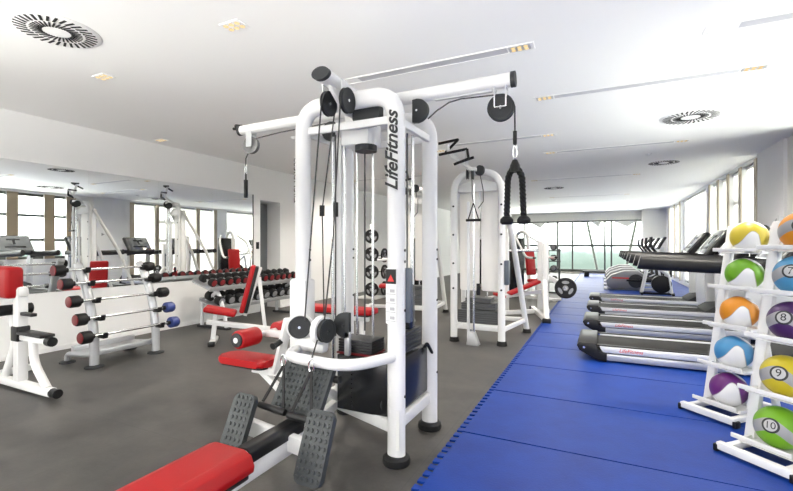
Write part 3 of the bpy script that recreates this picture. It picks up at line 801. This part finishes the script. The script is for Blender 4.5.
# ------------------------------------------------------------------ barbell rack by the mirror
R_ = world(thing('barbell_rack', 'silver sloping barbell rack in front of the left mirror', 'rack', (-5.3,3.1,0)))
def upr(y):
    pts = [(-5.06,y,.03), (-5.06,y,.30), (-5.10,y,.55), (-5.18,y,.80), (-5.30,y,1.02), (-5.38,y,1.13)]
    return part('upright', MB().tube(fillet(pts,.1,4), .04, .05, n=16, up=(0,1,0)), SILVER, R_)
HX = {1:(-5.34,1.075), 2:(-5.25,.93), 3:(-5.14,.745), 4:(-5.06,.555), 5:(-5.01,.365)}
for y in (2.78, 3.50):
    upr(y)
    part('foot_disc', MB().lathe([(0,0),(.095,0),(.095,.014),(.05,.026),(0,.026)], (-5.06,y,0), n=28), GREYP, R_)
    part('foot_disc', MB().lathe([(0,0),(.08,0),(.08,.014),(.05,.026),(0,.026)], (-5.55,y-.02,0), n=28), GREYP, R_)
    part('rear_leg', MB().tube(fillet([(-5.55,y-.02,.02), (-5.54,y-.02,.10), (-5.06,y,.14)], .05), .03, n=12), SILVER, R_)
    for k, (hx, hz) in HX.items():
        yy = y+(.03 if y < 3 else -.02)
        part('saddle', MB().prism([(-.05,.015),(-.05,-.035),(.055,-.035),(.075,.03),(.055,.03),(.035,-.012),(-.02,-.012)], (hx+.05,yy,hz), (1,0,0), (0,0,1), .05, .004), DARK, R_)
part('lower_shelf', MB().bb((-5.50,2.78,.115), (-5.10,3.50,.135), .004).bb((-5.14,2.78,.115), (-5.09,3.50,.175), .008).bb((-5.52,2.78,.115), (-5.47,3.50,.19), .008), SILVER, R_)
BL = {1:'topmost barbell on the silver rack', 2:'second barbell from top of the silver rack', 3:'middle barbell of the silver rack',
      4:'fourth barbell down the rack, with a blue far end', 5:'lowest barbell of the silver rack, with a blue far end'}
proto = None
for k, (hx, hz) in HX.items():
    x, z = hx+.055, hz+.004
    t = thing('barbell', BL[k], 'barbell', (x,0,z), 0, 'barbells on the silver rack')
    yA = 2.60+.022*(k-1); yB = 3.40+.10+.028*(k-1)
    part('bar', MB().cyl((0,yA,0), (0,yB,0), .0145, n=14), CHROME, t)
    for e, (ye, sgn) in enumerate(((yA,-1), (yB,1))):
        h = part('weight_head', MB().cyl((0,ye,0), (0,ye+sgn*.105,0), .068-.002*(5-k), n=32, bev=.014), DARK if e == 0 or k < 4 else BLUEH, t, None if e == 0 or k < 4 else 'blue weight head')
        part('end_cap', MB().cyl((0,ye+sgn*.103,0), (0,ye+sgn*.112,0), .056, n=28, bev=.004), REDH if e == 0 else GREYP, h)
        part('collar', MB().cyl((0,ye-sgn*.03,0), (0,ye,0), .027, n=18), DARK, t)

# ------------------------------------------------------------------ abdominal / back station at the left edge
A_ = world(thing('back_extension_station', 'white frame exercise station with red pad cut by the left edge', 'gym machine', (-4.85,2.05,0)))
part('base_beam', MB().beam((-5.6,2.05,.055), (-4.34,2.05,.055), .075, .07, bev=.015), WHITE, A_)
part('base_cap', MB().tube([(-4.35,2.05,.055), (-4.29,2.05,.055), (-4.27,2.05,.055)], .042, .04, n=16), DARK, A_)
part('cross_foot', MB().beam((-5.55,1.65,.04), (-5.55,2.45,.04), .07, .06), WHITE, A_)
part('upright', MB().beam((-4.90,2.05,.08), (-4.90,2.05,.93), .10, .09, bev=.02), WHITE, A_)
part('upright_collar', MB().bb((-4.96,1.995,.46), (-4.84,2.105,.60), .012), DARK, A_)
part('step_bar', MB().beam((-4.93,2.05,.50), (-4.42,2.05,.50), .07, .06, bev=.015), WHITE, A_)
part('step_cap', MB().tube([(-4.42,2.05,.50), (-4.365,2.05,.50), (-4.355,2.05,.50)], .042, .042, n=16), DARK, A_)
part('step_grip', MB().bb((-4.84,1.99,.53), (-4.43,2.11,.56), .01), DARK, A_)
part('curved_brace', MB().tube(fillet([(-4.68,2.05,.48), (-4.66,2.05,.28), (-4.44,2.05,.08)], .25, 8), .030, .036, n=14), WHITE, A_)
part('curved_brace', MB().tube(fillet([(-5.08,2.05,.72), (-4.98,2.05,.45), (-5.2,2.05,.08)], .3, 8), .030, .036, n=14), WHITE, A_)
part('thigh_bar', MB().beam((-5.4,2.05,.72), (-4.66,2.05,.715), .05, .03), DARK, A_)
part('thigh_bar', MB().cyl((-5.05,1.92,.74), (-5.05,2.2,.74), .05), DARK, A_)
part('arm_beam', MB().beam((-5.4,2.05,.86), (-4.83,2.05,.92), .09, .10, bev=.03), WHITE, A_)
part('back_pad', MB().box((-5.15,2.0,1.01), (.56,.14,.29), (0,.02,0), .035, 3), RED, A_, 'red padded back rest')
part('pad_seam', MB().bb((-5.05,1.927,.89), (-5.045,1.934,1.13)), REDH, A_)

# ------------------------------------------------------------------ dumbbell rack and dumbbells
D_ = world(thing('dumbbell_rack', 'two-tier dumbbell rack against left wall under mirror end', 'rack', (-5.75,5.9,0)))
Y0, Y1 = 4.72, 7.14
for y in (4.95, 6.75):
    part('side_frame', MB().tube(fillet([(-5.42,y,.03), (-5.50,y,.35), (-5.62,y,.62), (-5.92,y,.80)], .15, 6), .035, .03, n=14).tube(fillet([(-5.98,y,.03), (-5.98,y,.40), (-5.62,y,.60)], .1, 6), .03, n=12), LSILV, D_)
    part('foot', MB().bb((-6.05,y-.05,0), (-5.36,y+.05,.035), .01), GREYP, D_)
sh = MB()
def shelf(zc, xc, y0, y1):
    m = MB(); R = Euler((0,.30,0)).to_matrix()
    m.box((xc,(y0+y1)/2,zc), (.40,y1-y0,.02), R, .004)
    m.box((xc+.20,(y0+y1)/2,zc-.045), (.02,y1-y0,.07), R, .004)
    m.box((xc-.185,(y0+y1)/2,zc+.08), (.02,y1-y0,.06), R, .004)
    return m
part('shelf', shelf(.705,-5.73,Y0,6.95), SILVER, D_)
part('shelf', shelf(.395,-5.70,4.82,Y1), SILVER, D_)
def make_db(capm, headr, headl, label, grp):
    t = thing('dumbbell', label, 'dumbbell', (0,0,0), 0, grp)
    part('handle', MB().cyl((-.07,0,0), (.07,0,0), .015, n=14), CHROME, t)
    for s in (-1, 1):
        h = part('weight_head', MB().cyl((s*.065,0,0), (s*(.065+headl),0,0), headr, n=28, bev=.010), DARK, t)
        part('end_cap', MB().cyl((s*(.063+headl),0,0), (s*(.071+headl),0,0), headr*.74, n=24, bev=.003), capm, h)
    return t
GREYCAP = mat('grey cap', (.3,.3,.31), .35, .3)
da = make_db(REDH, .066, .085, 'round dumbbell with dark red end caps on the upper rack tier', 'dumbbells on the upper tier')
dbm = make_db(GREYCAP, .078, .10, 'large round black dumbbell with grey end caps on the lower rack tier', 'dumbbells on the lower tier')
ORDN = ['first','second','third','fourth','fifth','sixth','seventh','eighth','ninth','tenth','eleventh','twelfth','thirteenth']
n = 13
for k in range(n):
    c = da if k == 0 else copy_tree(da)
    c.location = (-5.71, 4.84+k*.165, .705+.066+.018); c.rotation_euler = (0,.30,0)
    c['label'] = 'round dumbbell with dark red caps, %s along the upper rack tier from the left' % ORDN[k]
for k in range(11):
    c = dbm if k == 0 else copy_tree(dbm)
    c.location = (-5.68, 4.95+k*.205, .395+.078+.018); c.rotation_euler = (0,.30,0)
    c['label'] = 'large black dumbbell with grey caps, %s along the lower rack tier from the left' % ORDN[k]

# ------------------------------------------------------------------ benches
B1 = thing('adjustable_bench', 'adjustable weight bench with red upright backrest before the dumbbell rack', 'bench', (-4.60,4.42,0), math.radians(222))
# local +x = towards the sitter's feet
part('seat', MB().box((.24,0,.44), (.42,.30,.075), (0,-.22,0), .028, 3), RED, B1)
part('backrest', MB().box((-.12,0,.74), (.07,.28,.68), (0,-.24,0), .028, 3), RED, B1)
part('backrest_board', MB().box((-.17,0,.73), (.05,.26,.66), (0,-.24,0), .012), DARK, B1)
part('back_frame', MB().beam((-.08,0,.36), (-.29,0,1.04), .06, .05), WHITE, B1)
part('back_strut', MB().beam((-.27,.0,.90), (-.36,.0,.10), .05, .04), WHITE, B1)
part('main_beam', MB().beam((.42,0,.30), (-.60,0,.12), .07, .07), WHITE, B1)
part('seat_post', MB().beam((.30,0,.40), (.34,0,.05), .06, .06), WHITE, B1)
part('front_foot', MB().bb((.29,-.22,0), (.37,.22,.06), .012), WHITE, B1)
part('rear_foot', MB().bb((-.62,-.26,.0), (-.54,.26,.06), .012), WHITE, B1)
part('foot_cap', MB().bb((.285,-.25,0), (.375,-.21,.065), .01).bb((.285,.21,0), (.375,.25,.065), .01), DARK, B1)
B2 = world(thing('flat_bench', 'flat red padded bench behind the big cable machine', 'bench', (-3.2,4.95,0)))
part('pad', MB().bb((-3.85,4.80,.43), (-2.72,5.08,.51), .025), RED, B2)
part('pad_base', MB().bb((-3.80,4.83,.41), (-2.76,5.05,.43)), DARK, B2)
part('frame', MB().beam((-3.7,4.94,.37), (-2.8,4.94,.37), .06, .07).beam((-3.65,4.94,.36), (-3.65,4.94,.05), .06, .06).beam((-2.9,4.94,.36), (-2.9,4.94,.05), .06, .06), WHITE, B2)
part('foot', MB().bb((-3.69,4.7,0), (-3.61,5.18,.06), .01), WHITE, B2); part('foot', MB().bb((-2.94,4.7,0), (-2.86,5.18,.06), .01), WHITE, B2)

# seated machine with a red back behind the cable machine (its back shows in the mirror)
def make_press(label):
    t = thing('seated_press_machine', label, 'gym machine', (0,0,0), 0, 'seated machines with red pads')
    part('frame', MB().tube(fillet([(-.05,0,.05), (-.12,0,1.7), (-.5,0,1.7), (-.55,0,.05)], .2, 6), .045, .04, n=14), WHITE, t)
    part('base', MB().beam((-.7,0,.05), (.75,0,.05), .08, .07).beam((-.55,-.35,.04), (-.55,.35,.04), .07, .06).beam((.65,-.3,.04), (.65,.3,.04), .07, .06), WHITE, t)
    part('weight_tower', MB().bb((-.62,-.2,.1), (-.42,.2,1.55), .02), SHROUD, t)
    part('seat_post', MB().beam((.2,0,.06), (.2,0,.44), .07, .07), WHITE, t)
    part('seat', MB().box((.22,0,.48), (.40,.36,.08), (0,-.06,0), .03, 3), RED, t)
    part('backrest', MB().box((-.03,0,.93), (.08,.30,.66), (0,-.12,0), .03, 3), RED, t)
    for s in (-1, 1):
        part('press_arm', MB().tube(fillet([(-.35,s*.22,1.62), (-.1,s*.36,1.45), (.2,s*.38,1.05), (.42,s*.38,1.05)], .12, 5), .026, n=12), WHITE, t)
        part('grip', MB().cyl((.36,s*.38,1.05), (.50,s*.38,1.05), .02), DARK, t)
    return t
p1 = make_press('white seated press with red backrest behind the front posts of the cable machine')
place(p1, (-3.9,8.2,0), math.radians(200))
p2 = place(copy_tree(p1), (-1.62,11.2,0), math.radians(-35), 'distant seated press with red pad left of the far window')
p3 = place(copy_tree(p1), (-4.3,10.4,0), math.radians(-60), 'far seated press with red pad seen between machine posts')
p4 = place(copy_tree(p1), (-3.1,13.5,0), math.radians(-20), 'farthest seated press deep in the left of the room')

# plate tree seen through the cable machine
PT = world(thing('plate_tree', 'white storage tree for weight plates seen through the cable machine', 'rack', (-5.36,9.6,0)))
part('post', MB().beam((-5.36,9.6,.03), (-5.36,9.6,1.9), .07, .07), WHITE, PT)
part('base', MB().bb((-5.66,9.3,0), (-5.06,9.9,.04), .01), WHITE, PT)
for k, z in enumerate((1.58,1.13,.68,.24)):
    part('peg', MB().cyl((-5.34,9.58,z), (-5.20,9.32,z), .016), CHROME, PT)
for k, z in enumerate((1.1,.68,.26)):
    part('peg', MB().cyl((-5.32,9.62,z), (-4.93,9.64,z), .016), CHROME, PT)
def make_plate(r, label, wid=.035):
    t = thing('weight_plate', label, 'weight plate', (0,0,0), 0, 'black weight plates')
    part('disc', MB().lathe([(.03,-wid/2),(r*.3,-wid/2),(r*.34,-wid*.3),(r*.78,-wid*.3),(r*.84,-wid/2),(r,-wid*.4),(r,wid*.4),(r*.84,wid/2),(r*.78,wid*.3),(r*.34,wid*.3),(r*.3,wid/2),(.03,wid/2),(.03,-wid/2)], (0,0,0), (0,1,0), 36), DARK, t)
    part('hub_ring', MB().lathe([(.024,-wid*.6),(.05,-wid*.6),(.05,wid*.6),(.024,wid*.6),(.024,-wid*.6)], (0,0,0), (0,1,0), 24), GREYCAP, t)
    for a in range(3):
        an = PI/2+a*2*PI/3
        part('grip_slot', MB().prism([(r*.55+.16*r*math.cos(q), .34*r*math.sin(q)) for q in [2*PI*k/14 for k in range(14)]], (0,0,0), (math.cos(an),0,math.sin(an)), (-math.sin(an),0,math.cos(an)), wid*.66), GREYCAP, t)
    return t
wp = make_plate(.18, 'topmost black weight plate on the white plate tree')
for k, z in enumerate((1.58,1.13,.68,.24)):
    c = wp if k == 0 else copy_tree(wp)
    place(c, (-5.23,9.375,z), math.atan2(.26,-.14)-PI/2, ['topmost black weight plate on the white plate tree','second black weight plate from top of the plate tree','third black weight plate from top of the plate tree','lowest black weight plate on the front of plate tree'][k])
for k, z in enumerate((1.1,.68,.26)):
    place(copy_tree(wp), (-5.0,9.637,z), PI/2, ['upper','middle','lower'][k]+' black weight plate on the right side of plate tree')

# plate-loaded bench beside the mat
PB = world(thing('plate_loaded_bench', 'white plate-loaded press bench with sloping red pad at mat edge', 'gym machine', (-1.35,8.5,0)))
part('incline_pad', MB().beam((-1.62,8.30,.42), (-1.10,8.62,.66), .22, .06, bev=.025), RED, PB)
part('seat_pad', MB().box((-1.76,8.15,.40), (.20,.24,.06), (0,.25,.55), .025, 3), RED, PB)
part('bench_beam', MB().beam((-2.05,8.0,.33), (-1.05,8.8,.45), .07, .07), WHITE, PB)
for x, y, z in ((-1.70,8.50,1.62), (-1.12,8.95,1.45), (-.94,8.30,1.40)):
    part('upright', MB().beam((x,y,.05), (x,y,z), .10, .08, bev=.015), WHITE, PB)
part('splayed_leg', MB().tube([(-.96,8.30,.7), (-.92,8.1,.35), (-.86,7.75,.04)], .05, n=12), WHITE, PB)
part('base', MB().beam((-2.1,8.0,.05), (-.95,8.95,.05), .08, .08).beam((-1.3,9.2,.05), (-.85,7.75,.05), .08, .08), WHITE, PB)
part('foot_cap', MB().bb((-.93,7.68,0), (-.79,7.78,.09), .015), DARK, PB)
part('foot_cap', MB().bb((-1.36,9.16,0), (-1.24,9.26,.09), .015), DARK, PB)
part('lever_arm', MB().beam((-1.02,8.62,.80), (-.56,8.50,.56), .07, .08, bev=.015), WHITE, PB)
part('plate_horn', MB().cyl((-.60,8.58,.57), (-.60,8.28,.57), .024), CHROME, PB)
part('cross_bar', MB().cyl((-1.70,8.50,1.25), (-1.12,8.95,1.25), .025), CHROME, PB)
place(make_plate(.19, 'large black weight plate on the horn of plate-loaded bench', .05), (-.60,8.36,.57), 0)
# dark dumbbell stand farther back
DS = world(thing('accessory_stand', 'dark upright dumbbell stand in front of the far window', 'rack', (-1.25,13.0,0)))
for x in (-1.4,-1.1): part('post', MB().beam((x,13.0,.0), (x,13.0,1.25), .05, .05), DARKM, DS)
for z in (.3,.6,.9,1.2): part('shelf', MB().bb((-1.44,12.9,z-.015), (-1.06,13.1,z+.015)), DARKM, DS)
part('foot', MB().bb((-1.5,12.75,0), (-1.0,13.25,.04)), DARKM, DS)
sd = make_db(GREYCAP, .085, .10, 'black dumbbell on the top shelf of dark stand by far window', 'dumbbells on the dark stand')
for k, z in enumerate((1.2,.9,.6,.3)):
    c = sd if k == 0 else copy_tree(sd)
    place(c, (-1.25,13.0,z+.015+.085), PI/2, ['black dumbbell on the top shelf of dark stand by far window','black dumbbell on second shelf of dark stand by far window','black dumbbell on third shelf of dark stand by far window','black dumbbell on bottom shelf of dark stand by far window'][k])

# ------------------------------------------------------------------ treadmills
def make_treadmill(label):
    t = thing('treadmill', label, 'treadmill', (0,0,0), 0, 'treadmills in a row on the blue mat')
    W = .86
    for y in (.035, W-.035):
        part('side_skirt', MB().prism([(.02,.02),(1.75,.02),(1.75,.095),(-.0,.095)], (0,y,.014), (1,0,0), (0,0,1), .05, .006), SILVER, t)
    for y in (.05, W-.05):
        part('side_rail', MB().prism([(-.02,.105),(1.75,.105),(1.75,.185),(-.06,.175)], (0,y,.014), (1,0,0), (0,0,1), .09, .012), LSILV, t)
        part('rail_tread', MB().bb((-.08,y-.035,.192), (1.72,y+.035,.202), .004), DARK, t)
    part('deck', MB().bb((-.1,.08,.09), (1.75,W-.08,.165)), DARK, t)
    part('running_belt', MB().bb((-.16,.12,.16), (1.6,W-.12,.18), .006), BLACKR, t)
    rc = part('rear_cap', MB().prism([(-.27,.205),(-.30,.17),(-.27,.11),(-.10,.02),(.02,.0),(.02,.105),(-.08,.115),(-.08,.205)], (0,W/2,.014), (1,0,0), (0,0,1), W+.01, .012), DARK, t)
    part('cap_bolts', MB().cyl((-.22,-.012,.165), (-.22,.0,.165), .014, n=12), CHROME, rc)
    part('motor_hood', MB().prism([(0,.02),(.55,.02),(.55,.20),(.42,.33),(.08,.29),(-.05,.2)], (1.62,W/2,.014), (1,0,0), (0,0,1), W-.1, .02), GREYP, t)
    for y in (.045, W-.045):
        part('upright', MB().prism([(1.72,.1),(1.98,.1),(1.86,1.12),(1.68,1.12)], (0,y,.0), (1,0,0), (0,0,1), .075, .02), LSILV, t)
        part('handrail', MB().tube([(.34,y,1.165), (.36,y,1.16), (.9,y,1.135), (1.4,y,1.12), (1.84,y,1.13)], .05, .075, n=16), DARK, t)
        part('rail_bracket', MB().prism([(1.45,1.05),(1.75,1.0),(1.80,1.16),(1.5,1.13)], (0,y,0), (1,0,0), (0,0,1), .06, .01), GREYP, t)
    part('cross_bar', MB().tube([(1.62,.06,1.13), (1.56,W/2,1.14), (1.62,W-.06,1.13)], .03, .04, n=12), DARK, t)
    R = Euler((0,.64,0)).to_matrix()
    cs = part('console', MB().box((1.74,W/2,1.39), (.09,.76,.54), R, .03, 3), CONS, t)
    n = R @ V((-1,0,0)); uz = R @ V((0,0,1)); c = V((1.74,W/2,1.39))+n*.046
    part('console_rim', MB().box((1.765,W/2,1.375), (.10,.82,.58), R, .035, 3), DARK, cs)
    part('screen', MB().box(c+uz*.12, (.008,.30,.05), R, .003), SCREEN, cs)
    part('screen_stem', MB().box(c+uz*.03, (.008,.06,.14), R, .003), SCREEN, cs)
    part('keypad', MB().box(c-uz*.13, (.008,.46,.05), R, .003), SCREEN, cs)
    part('console_neck', MB().beam((1.86,W/2-.2,1.05), (1.83,W/2-.2,1.3), .08, .06).beam((1.86,W/2+.2,1.05), (1.83,W/2+.2,1.3), .08, .06), DARK, cs)
    part('tray', MB().box((1.60,W/2,1.17), (.18,.62,.04), (0,-.15,0), .015), GREYP, cs)
    lettering('logo_lettering', 'LifeFitness', .056, REDT, t, (.26,.003,.158), (1,0,0), (0,0,1), .3, .001)
    return t
TM = make_treadmill('nearest treadmill, directly behind the medicine ball racks')
TL = [('nearest treadmill, directly behind the medicine ball racks',5.42), ('second nearest treadmill in the row on blue mat',7.12),
      ('third treadmill from the front in the row',8.85), ('fourth and farthest treadmill in the row',10.5)]
for k, (lab, y) in enumerate(TL):
    c = TM if k == 0 else copy_tree(TM)
    place(c, (.03,y,.0), 0, lab)

# cross trainers and bike beyond
def make_cross(label):
    t = thing('cross_trainer', label, 'cross trainer', (0,0,0), 0, 'cross trainers at the far right')
    part('drive_housing', MB().prism([(0,.05),(.12,.0),(.8,.0),(1.0,.1),(.98,.45),(.8,.56),(.45,.55),(.1,.42),(-.05,.25)], (0,.3,.05), (1,0,0), (0,0,1), .36, .05), mat('trainer shell grey', (.27,.27,.28), .4, .2), t)
    part('stripe', MB().bb((.12,.115,.36), (.6,.122,.40)), REDT, t)
    part('base', MB().beam((-.1,.3,.05), (1.6,.3,.05), .1, .08).beam((1.5,-.05,.04), (1.5,.65,.04), .08, .07).beam((-.05,0,.04), (-.05,.6,.04), .08, .07), SILVER, t)
    part('flywheel', MB().cyl((.75,.09,.30), (.75,.12,.30), .2, n=32), GREYP, t)
    for y in (.08, .52):
        part('pedal_arm', MB().tube([(.5,y,.32), (1.3,y,.30), (1.5,y,.40)], .03, n=10), DARK, t)
        part('pedal', MB().bb((.85,y-.07,.34), (1.2,y+.07,.38), .015), DARK, t)
        part('moving_arm', MB().tube(fillet([(1.45,y,.35), (1.38,y,1.0), (1.12,y,1.35), (1.15,y,1.60)], .15), .022, n=10), DARK, t)
    part('mast', MB().beam((1.55,.3,.08), (1.42,.3,1.3), .1, .08), LSILV, t)
    cs = part('console', MB().box((1.38,.3,1.42), (.07,.5,.36), (0,.5,0), .03), CONS, t)
    part('console_rim', MB().box((1.40,.3,1.42), (.06,.54,.40), (0,.5,0), .03), DARK, cs)
    return t
x0 = make_cross('nearest silver cross trainer with red stripe beyond the treadmills')
for k, (lab, y) in enumerate((('nearest silver cross trainer with red stripe beyond the treadmills',14.2), ('second silver cross trainer beyond the treadmills',15.7), ('third silver cross trainer toward the far window',17.2), ('last silver cross trainer before the far window',18.7))):
    c = x0 if k == 0 else copy_tree(x0)
    place(c, (.15,y,.0), 0, lab)
BK = world(thing('exercise_bike', 'exercise bike with white angled frame between treadmills and cross trainer', 'exercise bike', (1.3,13.5,0)))
part('frame', MB().tube(fillet([(.98,13.5,.06), (1.15,13.5,.92), (1.62,13.5,.55), (1.68,13.5,.06)], .06), .045, n=12), WHITE, BK)
part('flywheel', MB().cyl((1.45,13.46,.30), (1.45,13.54,.30), .24, n=32, bev=.01), DARK, BK)
part('handlebar', MB().tube(fillet([(1.55,13.3,1.1), (1.7,13.3,1.1), (1.7,13.7,1.1), (1.55,13.7,1.1)], .06), .02, n=10).tube([(1.66,13.5,.5), (1.7,13.5,1.1)], .03, n=10), DARK, BK)
part('saddle', MB().prism([(-.13,-.09),(.06,-.04),(.15,0),(.06,.04),(-.13,.09)], (1.12,13.5,1.0), (1,0,0), (0,1,0), .06, .02), DARK, BK)
part('base', MB().beam((.95,13.5,.04), (1.75,13.5,.04), .07, .06).beam((.98,13.25,.035), (.98,13.75,.035), .06, .06).beam((1.7,13.25,.035), (1.7,13.75,.035), .06, .06), DARK, BK)
bx_ = world(thing('step_platform', 'dark exercise step on floor before the far window', 'step', (-.2,20.2,0)))
part('step_top', MB().prism(rrect(1.1,.45,.05), (-.2,20.2,.22), (1,0,0), (0,1,0), .08, .02), GREYP, bx_)
for s in (-1, 1): part('riser', MB().bb((-.2+s*.4-.1,20.02,0), (-.2+s*.4+.1,20.38,.18), .02), DARK, bx_)

# ------------------------------------------------------------------ medicine ball racks
dW = V((.72,-.69,0)).normalized(); bK = V((.69,.72,0)).normalized()
# rack-local frame: origin midway between the rails on the floor; x = width, y = backwards
RZ = math.atan2(dW.y, dW.x)
RA0 = V((.923,4.213,.014))
LEAN = .31/1.5
def make_ballrack(label, BZ):
    t = thing('medicine_ball_rack', label, 'rack', (0,0,0), 0, 'white medicine ball racks')
    for s in (-1, 1):
        x = s*.160
        part('rail', MB().beam((x,-.02,.03), (x,1.5*LEAN-.02,1.50), .062, .05, up=(0,1,0), bev=.01), WHITE, t)
        part('base_bar', MB().beam((x,-.27,.035), (x,.32,.035), .045, .045, bev=.01), WHITE, t)
        part('back_strut', MB().beam((x,.30,.05), (x,.12,.72), .035, .035, bev=.008), WHITE, t)
    part('front_foot', MB().beam((-.205,-.27,.04), (.205,-.27,.04), .05, .05, bev=.01), WHITE, t)
    part('rear_foot', MB().beam((-.205,.32,.04), (.205,.32,.04), .05, .05, bev=.01), WHITE, t)
    for s in (-1, 1):
        part('foot_cap', MB().bb((s*.205-.014,-.30,0.0), (s*.205+.014,-.24,.05), .008), DARK, t)
        part('foot_cap', MB().bb((s*.205-.014,.29,0.0), (s*.205+.014,.35,.05), .008), DARK, t)
    for z in BZ:
        yc = (z)*LEAN-.06
        # tray: two bars and a plate the ball sits in
        part('tray', MB().box((-.035,yc-.128,z-.105), (.33,.014,.03), (0,0,0), .004).box((0,yc+.10,z-.122), (.30,.016,.03), (0,0,0), .004)
             .box((-.15,yc-.01,z-.118), (.016,.23,.02)).box((.15,yc-.01,z-.118), (.016,.23,.02)).box((0,yc-.01,z-.131), (.30,.22,.006)), WHITE, t)
    return t
BZ = (.195,.485,.80,1.105,1.405); BZB = (.195,.51,.85,1.14,1.43); BR = .128
rkA = make_ballrack('white ball rack with swoosh-patterned balls in front of nearest treadmill', BZ)
place(rkA, RA0, RZ)
RB0 = RA0+V((.092,-.75,0))
rkB = place(make_ballrack('white ball rack with numbered balls cut by the right edge', BZB), RB0, RZ)
def rpt(o, x, y, z): return o+dW*x+bK*y+V((0,0,z))
PAL = {'yellow':(.56,.44,.03), 'green':(.13,.34,.008), 'orange':(.66,.24,.008), 'blue':(.05,.23,.45), 'purple':(.12,.012,.15)}
for k, cn in enumerate(('purple','blue','orange','green','yellow')):
    c = rpt(RA0, 0, BZ[k]*LEAN-.06, BZ[k])
    where = ('bottom','second from bottom','middle','second from top','top')[k]
    o = single('medicine_ball', MB().sph((0,0,0), BR, n=48, rings=32), m_swoosh('ball '+cn, PAL[cn]), '%s and white swoosh ball on the %s tray of left ball rack' % (cn, where), 'ball', 'swoosh medicine balls')
    o.location = c
    ang = math.atan2(c.y, c.x)-PI/2
    o.rotation_euler = (-.12-.25*(1.4-BZ[k]), 0, ang)
def sph_text(body, size, r, direction, up):
    me = text_mesh(body, size, .0006)
    n = V(direction).normalized(); u = (V(up)-n*n.dot(V(up))).normalized(); rt = u.cross(n)
    for v in me.vertices:
        q = n+rt*(v.co.x/r)+u*(v.co.y/r); q.normalize(); v.co = q*(r*1.014+v.co.z)
    me.materials.clear(); me.materials.append(INK)
    return me
def cap_patch(r, direction, a0, a1, n=32):
    d = V(direction).normalized(); m = MB()
    prof = []
    k0 = [a0+(a1-a0)*i/6 for i in range(7)]
    prof = [(r*math.sin(a), r*math.cos(a)) for a in k0]
    if a0 == 0: prof[0] = (0, r)
    return m.lathe(prof, (0,0,0), d, n)
PAL2 = {'10':('lime green',(.15,.36,.012)), '9':('yellow',(.52,.42,.015)), '8':('deep purple',(.05,.012,.09)), '7':('light blue',(.06,.25,.45)), '6':('orange',(.66,.24,.008))}
for k, num in enumerate(('10','9','8','7','6')):
    cn, cc = PAL2[num]
    c = rpt(RB0, 0, BZB[k]*LEAN-.06, BZB[k])
    where = ('bottom','second from bottom','middle','second from top','top')[k]
    t = thing('medicine_ball', '%s ball numbered %s on the %s tray of right ball rack' % (cn, num, where), 'ball', c, 0, 'numbered medicine balls')
    if num == '6': t['label'] = 'orange ball with grey band on the top tray of right ball rack'
    ang = math.atan2(c.y, c.x)-PI/2
    t.rotation_euler = (-.18, 0, ang)
    dr = V(({'10':-.34,'9':-.26,'8':-.34,'7':-.28,'6':-.10}[num],-1,.12))
    sh_ = part('shell', MB().sph((0,0,0), BR, n=48, rings=32), m_band('banded ball '+cn, cc), t)
    part('badge_ring', cap_patch(BR*1.006, dr, .27, .36), GREYP, sh_)
    part('badge', cap_patch(BR*1.006, dr, 0, .27), BADGE, sh_)
    me = sph_text(num, .066 if len(num) == 1 else   .058, BR, dr, (0,0,1))
    ob = bpy.data.objects.new('number_print', me); COL.objects.link(ob); ob.parent = sh_

# small signs
ws = world(thing('wall_sign', 'tiny grey arrow sign on the white pillar above the balls', 'sign', (2.43,8.5,1.7)))
part('sign_plate', MB().bb((2.43,8.42,1.62), (2.438,8.62,1.82)), WALL, ws)
part('arrow_mark', MB().prism([(-.05,-.05),(.05,0),(-.05,.05)], (2.428,8.52,1.72), (0,1,0), (0,0,1), .002), GREYCAP, ws)

# ------------------------------------------------------------------ light
def portal(c, sx, sy, rot):
    l = bpy.data.lights.new('daylight_portal', 'AREA'); l.shape = 'RECTANGLE'; l.size = sx; l.size_y = sy
    l.cycles.is_portal = True
    o = bpy.data.objects.new('daylight_portal', l); COL.objects.link(o); o.location = c; o.rotation_euler = rot
portal((XR+.24,5.56,1.92), 1.9, 4.3, (0,PI/2,0))
for y0, y1 in ((9.4,13.25), (13.8,17.0), (17.5,20.4)):
    portal((XR+.24,(y0+y1)/2,1.5), 2.8, y1-y0, (0,PI/2,0))
portal((XL-.11,-1.02,1.6), 1.4, 3.5, (0,-PI/2,0))
portal((-1.4,YF+.25,1.3), 6., 2.5, (-PI/2,0,0))
portal(((XL+XR)/2,YB-.16,1.25), 8.6, 1.3, (PI/2,0,0))
PW = 26
for x, y in ((-2.41,2.2),(-4.25,2.42),(-.6,3.53),(.9,3.8),(-.5,4.85),(1.2,4.85),(-.7,6.5),(-2.46,6.78),(-.7,7.75),(1.,7.75),(-1.4,10.9),(.6,10.9),(-1.4,15.),(.6,15.),(-5.4,9.),(-3.6,9.),(-3.,12.5),(-4.6,6.2),(-.7,1.2),(1.,1.2),(-2.4,-.5),(-4.4,-.5),(.3,-1.2),(-3.6,4.4),(-4.,15.),(0,18.5),(-1.4,20.5),(.8,20.5)):  # lamps away from any ceiling fixture are added to even the light
    lamp(x, y, PW*(2.2 if x < -3 and y > 4 else 1)*((.5 if y < 4 else 2.4)*(1.8 if x > .8 and y > 4 else 1)))
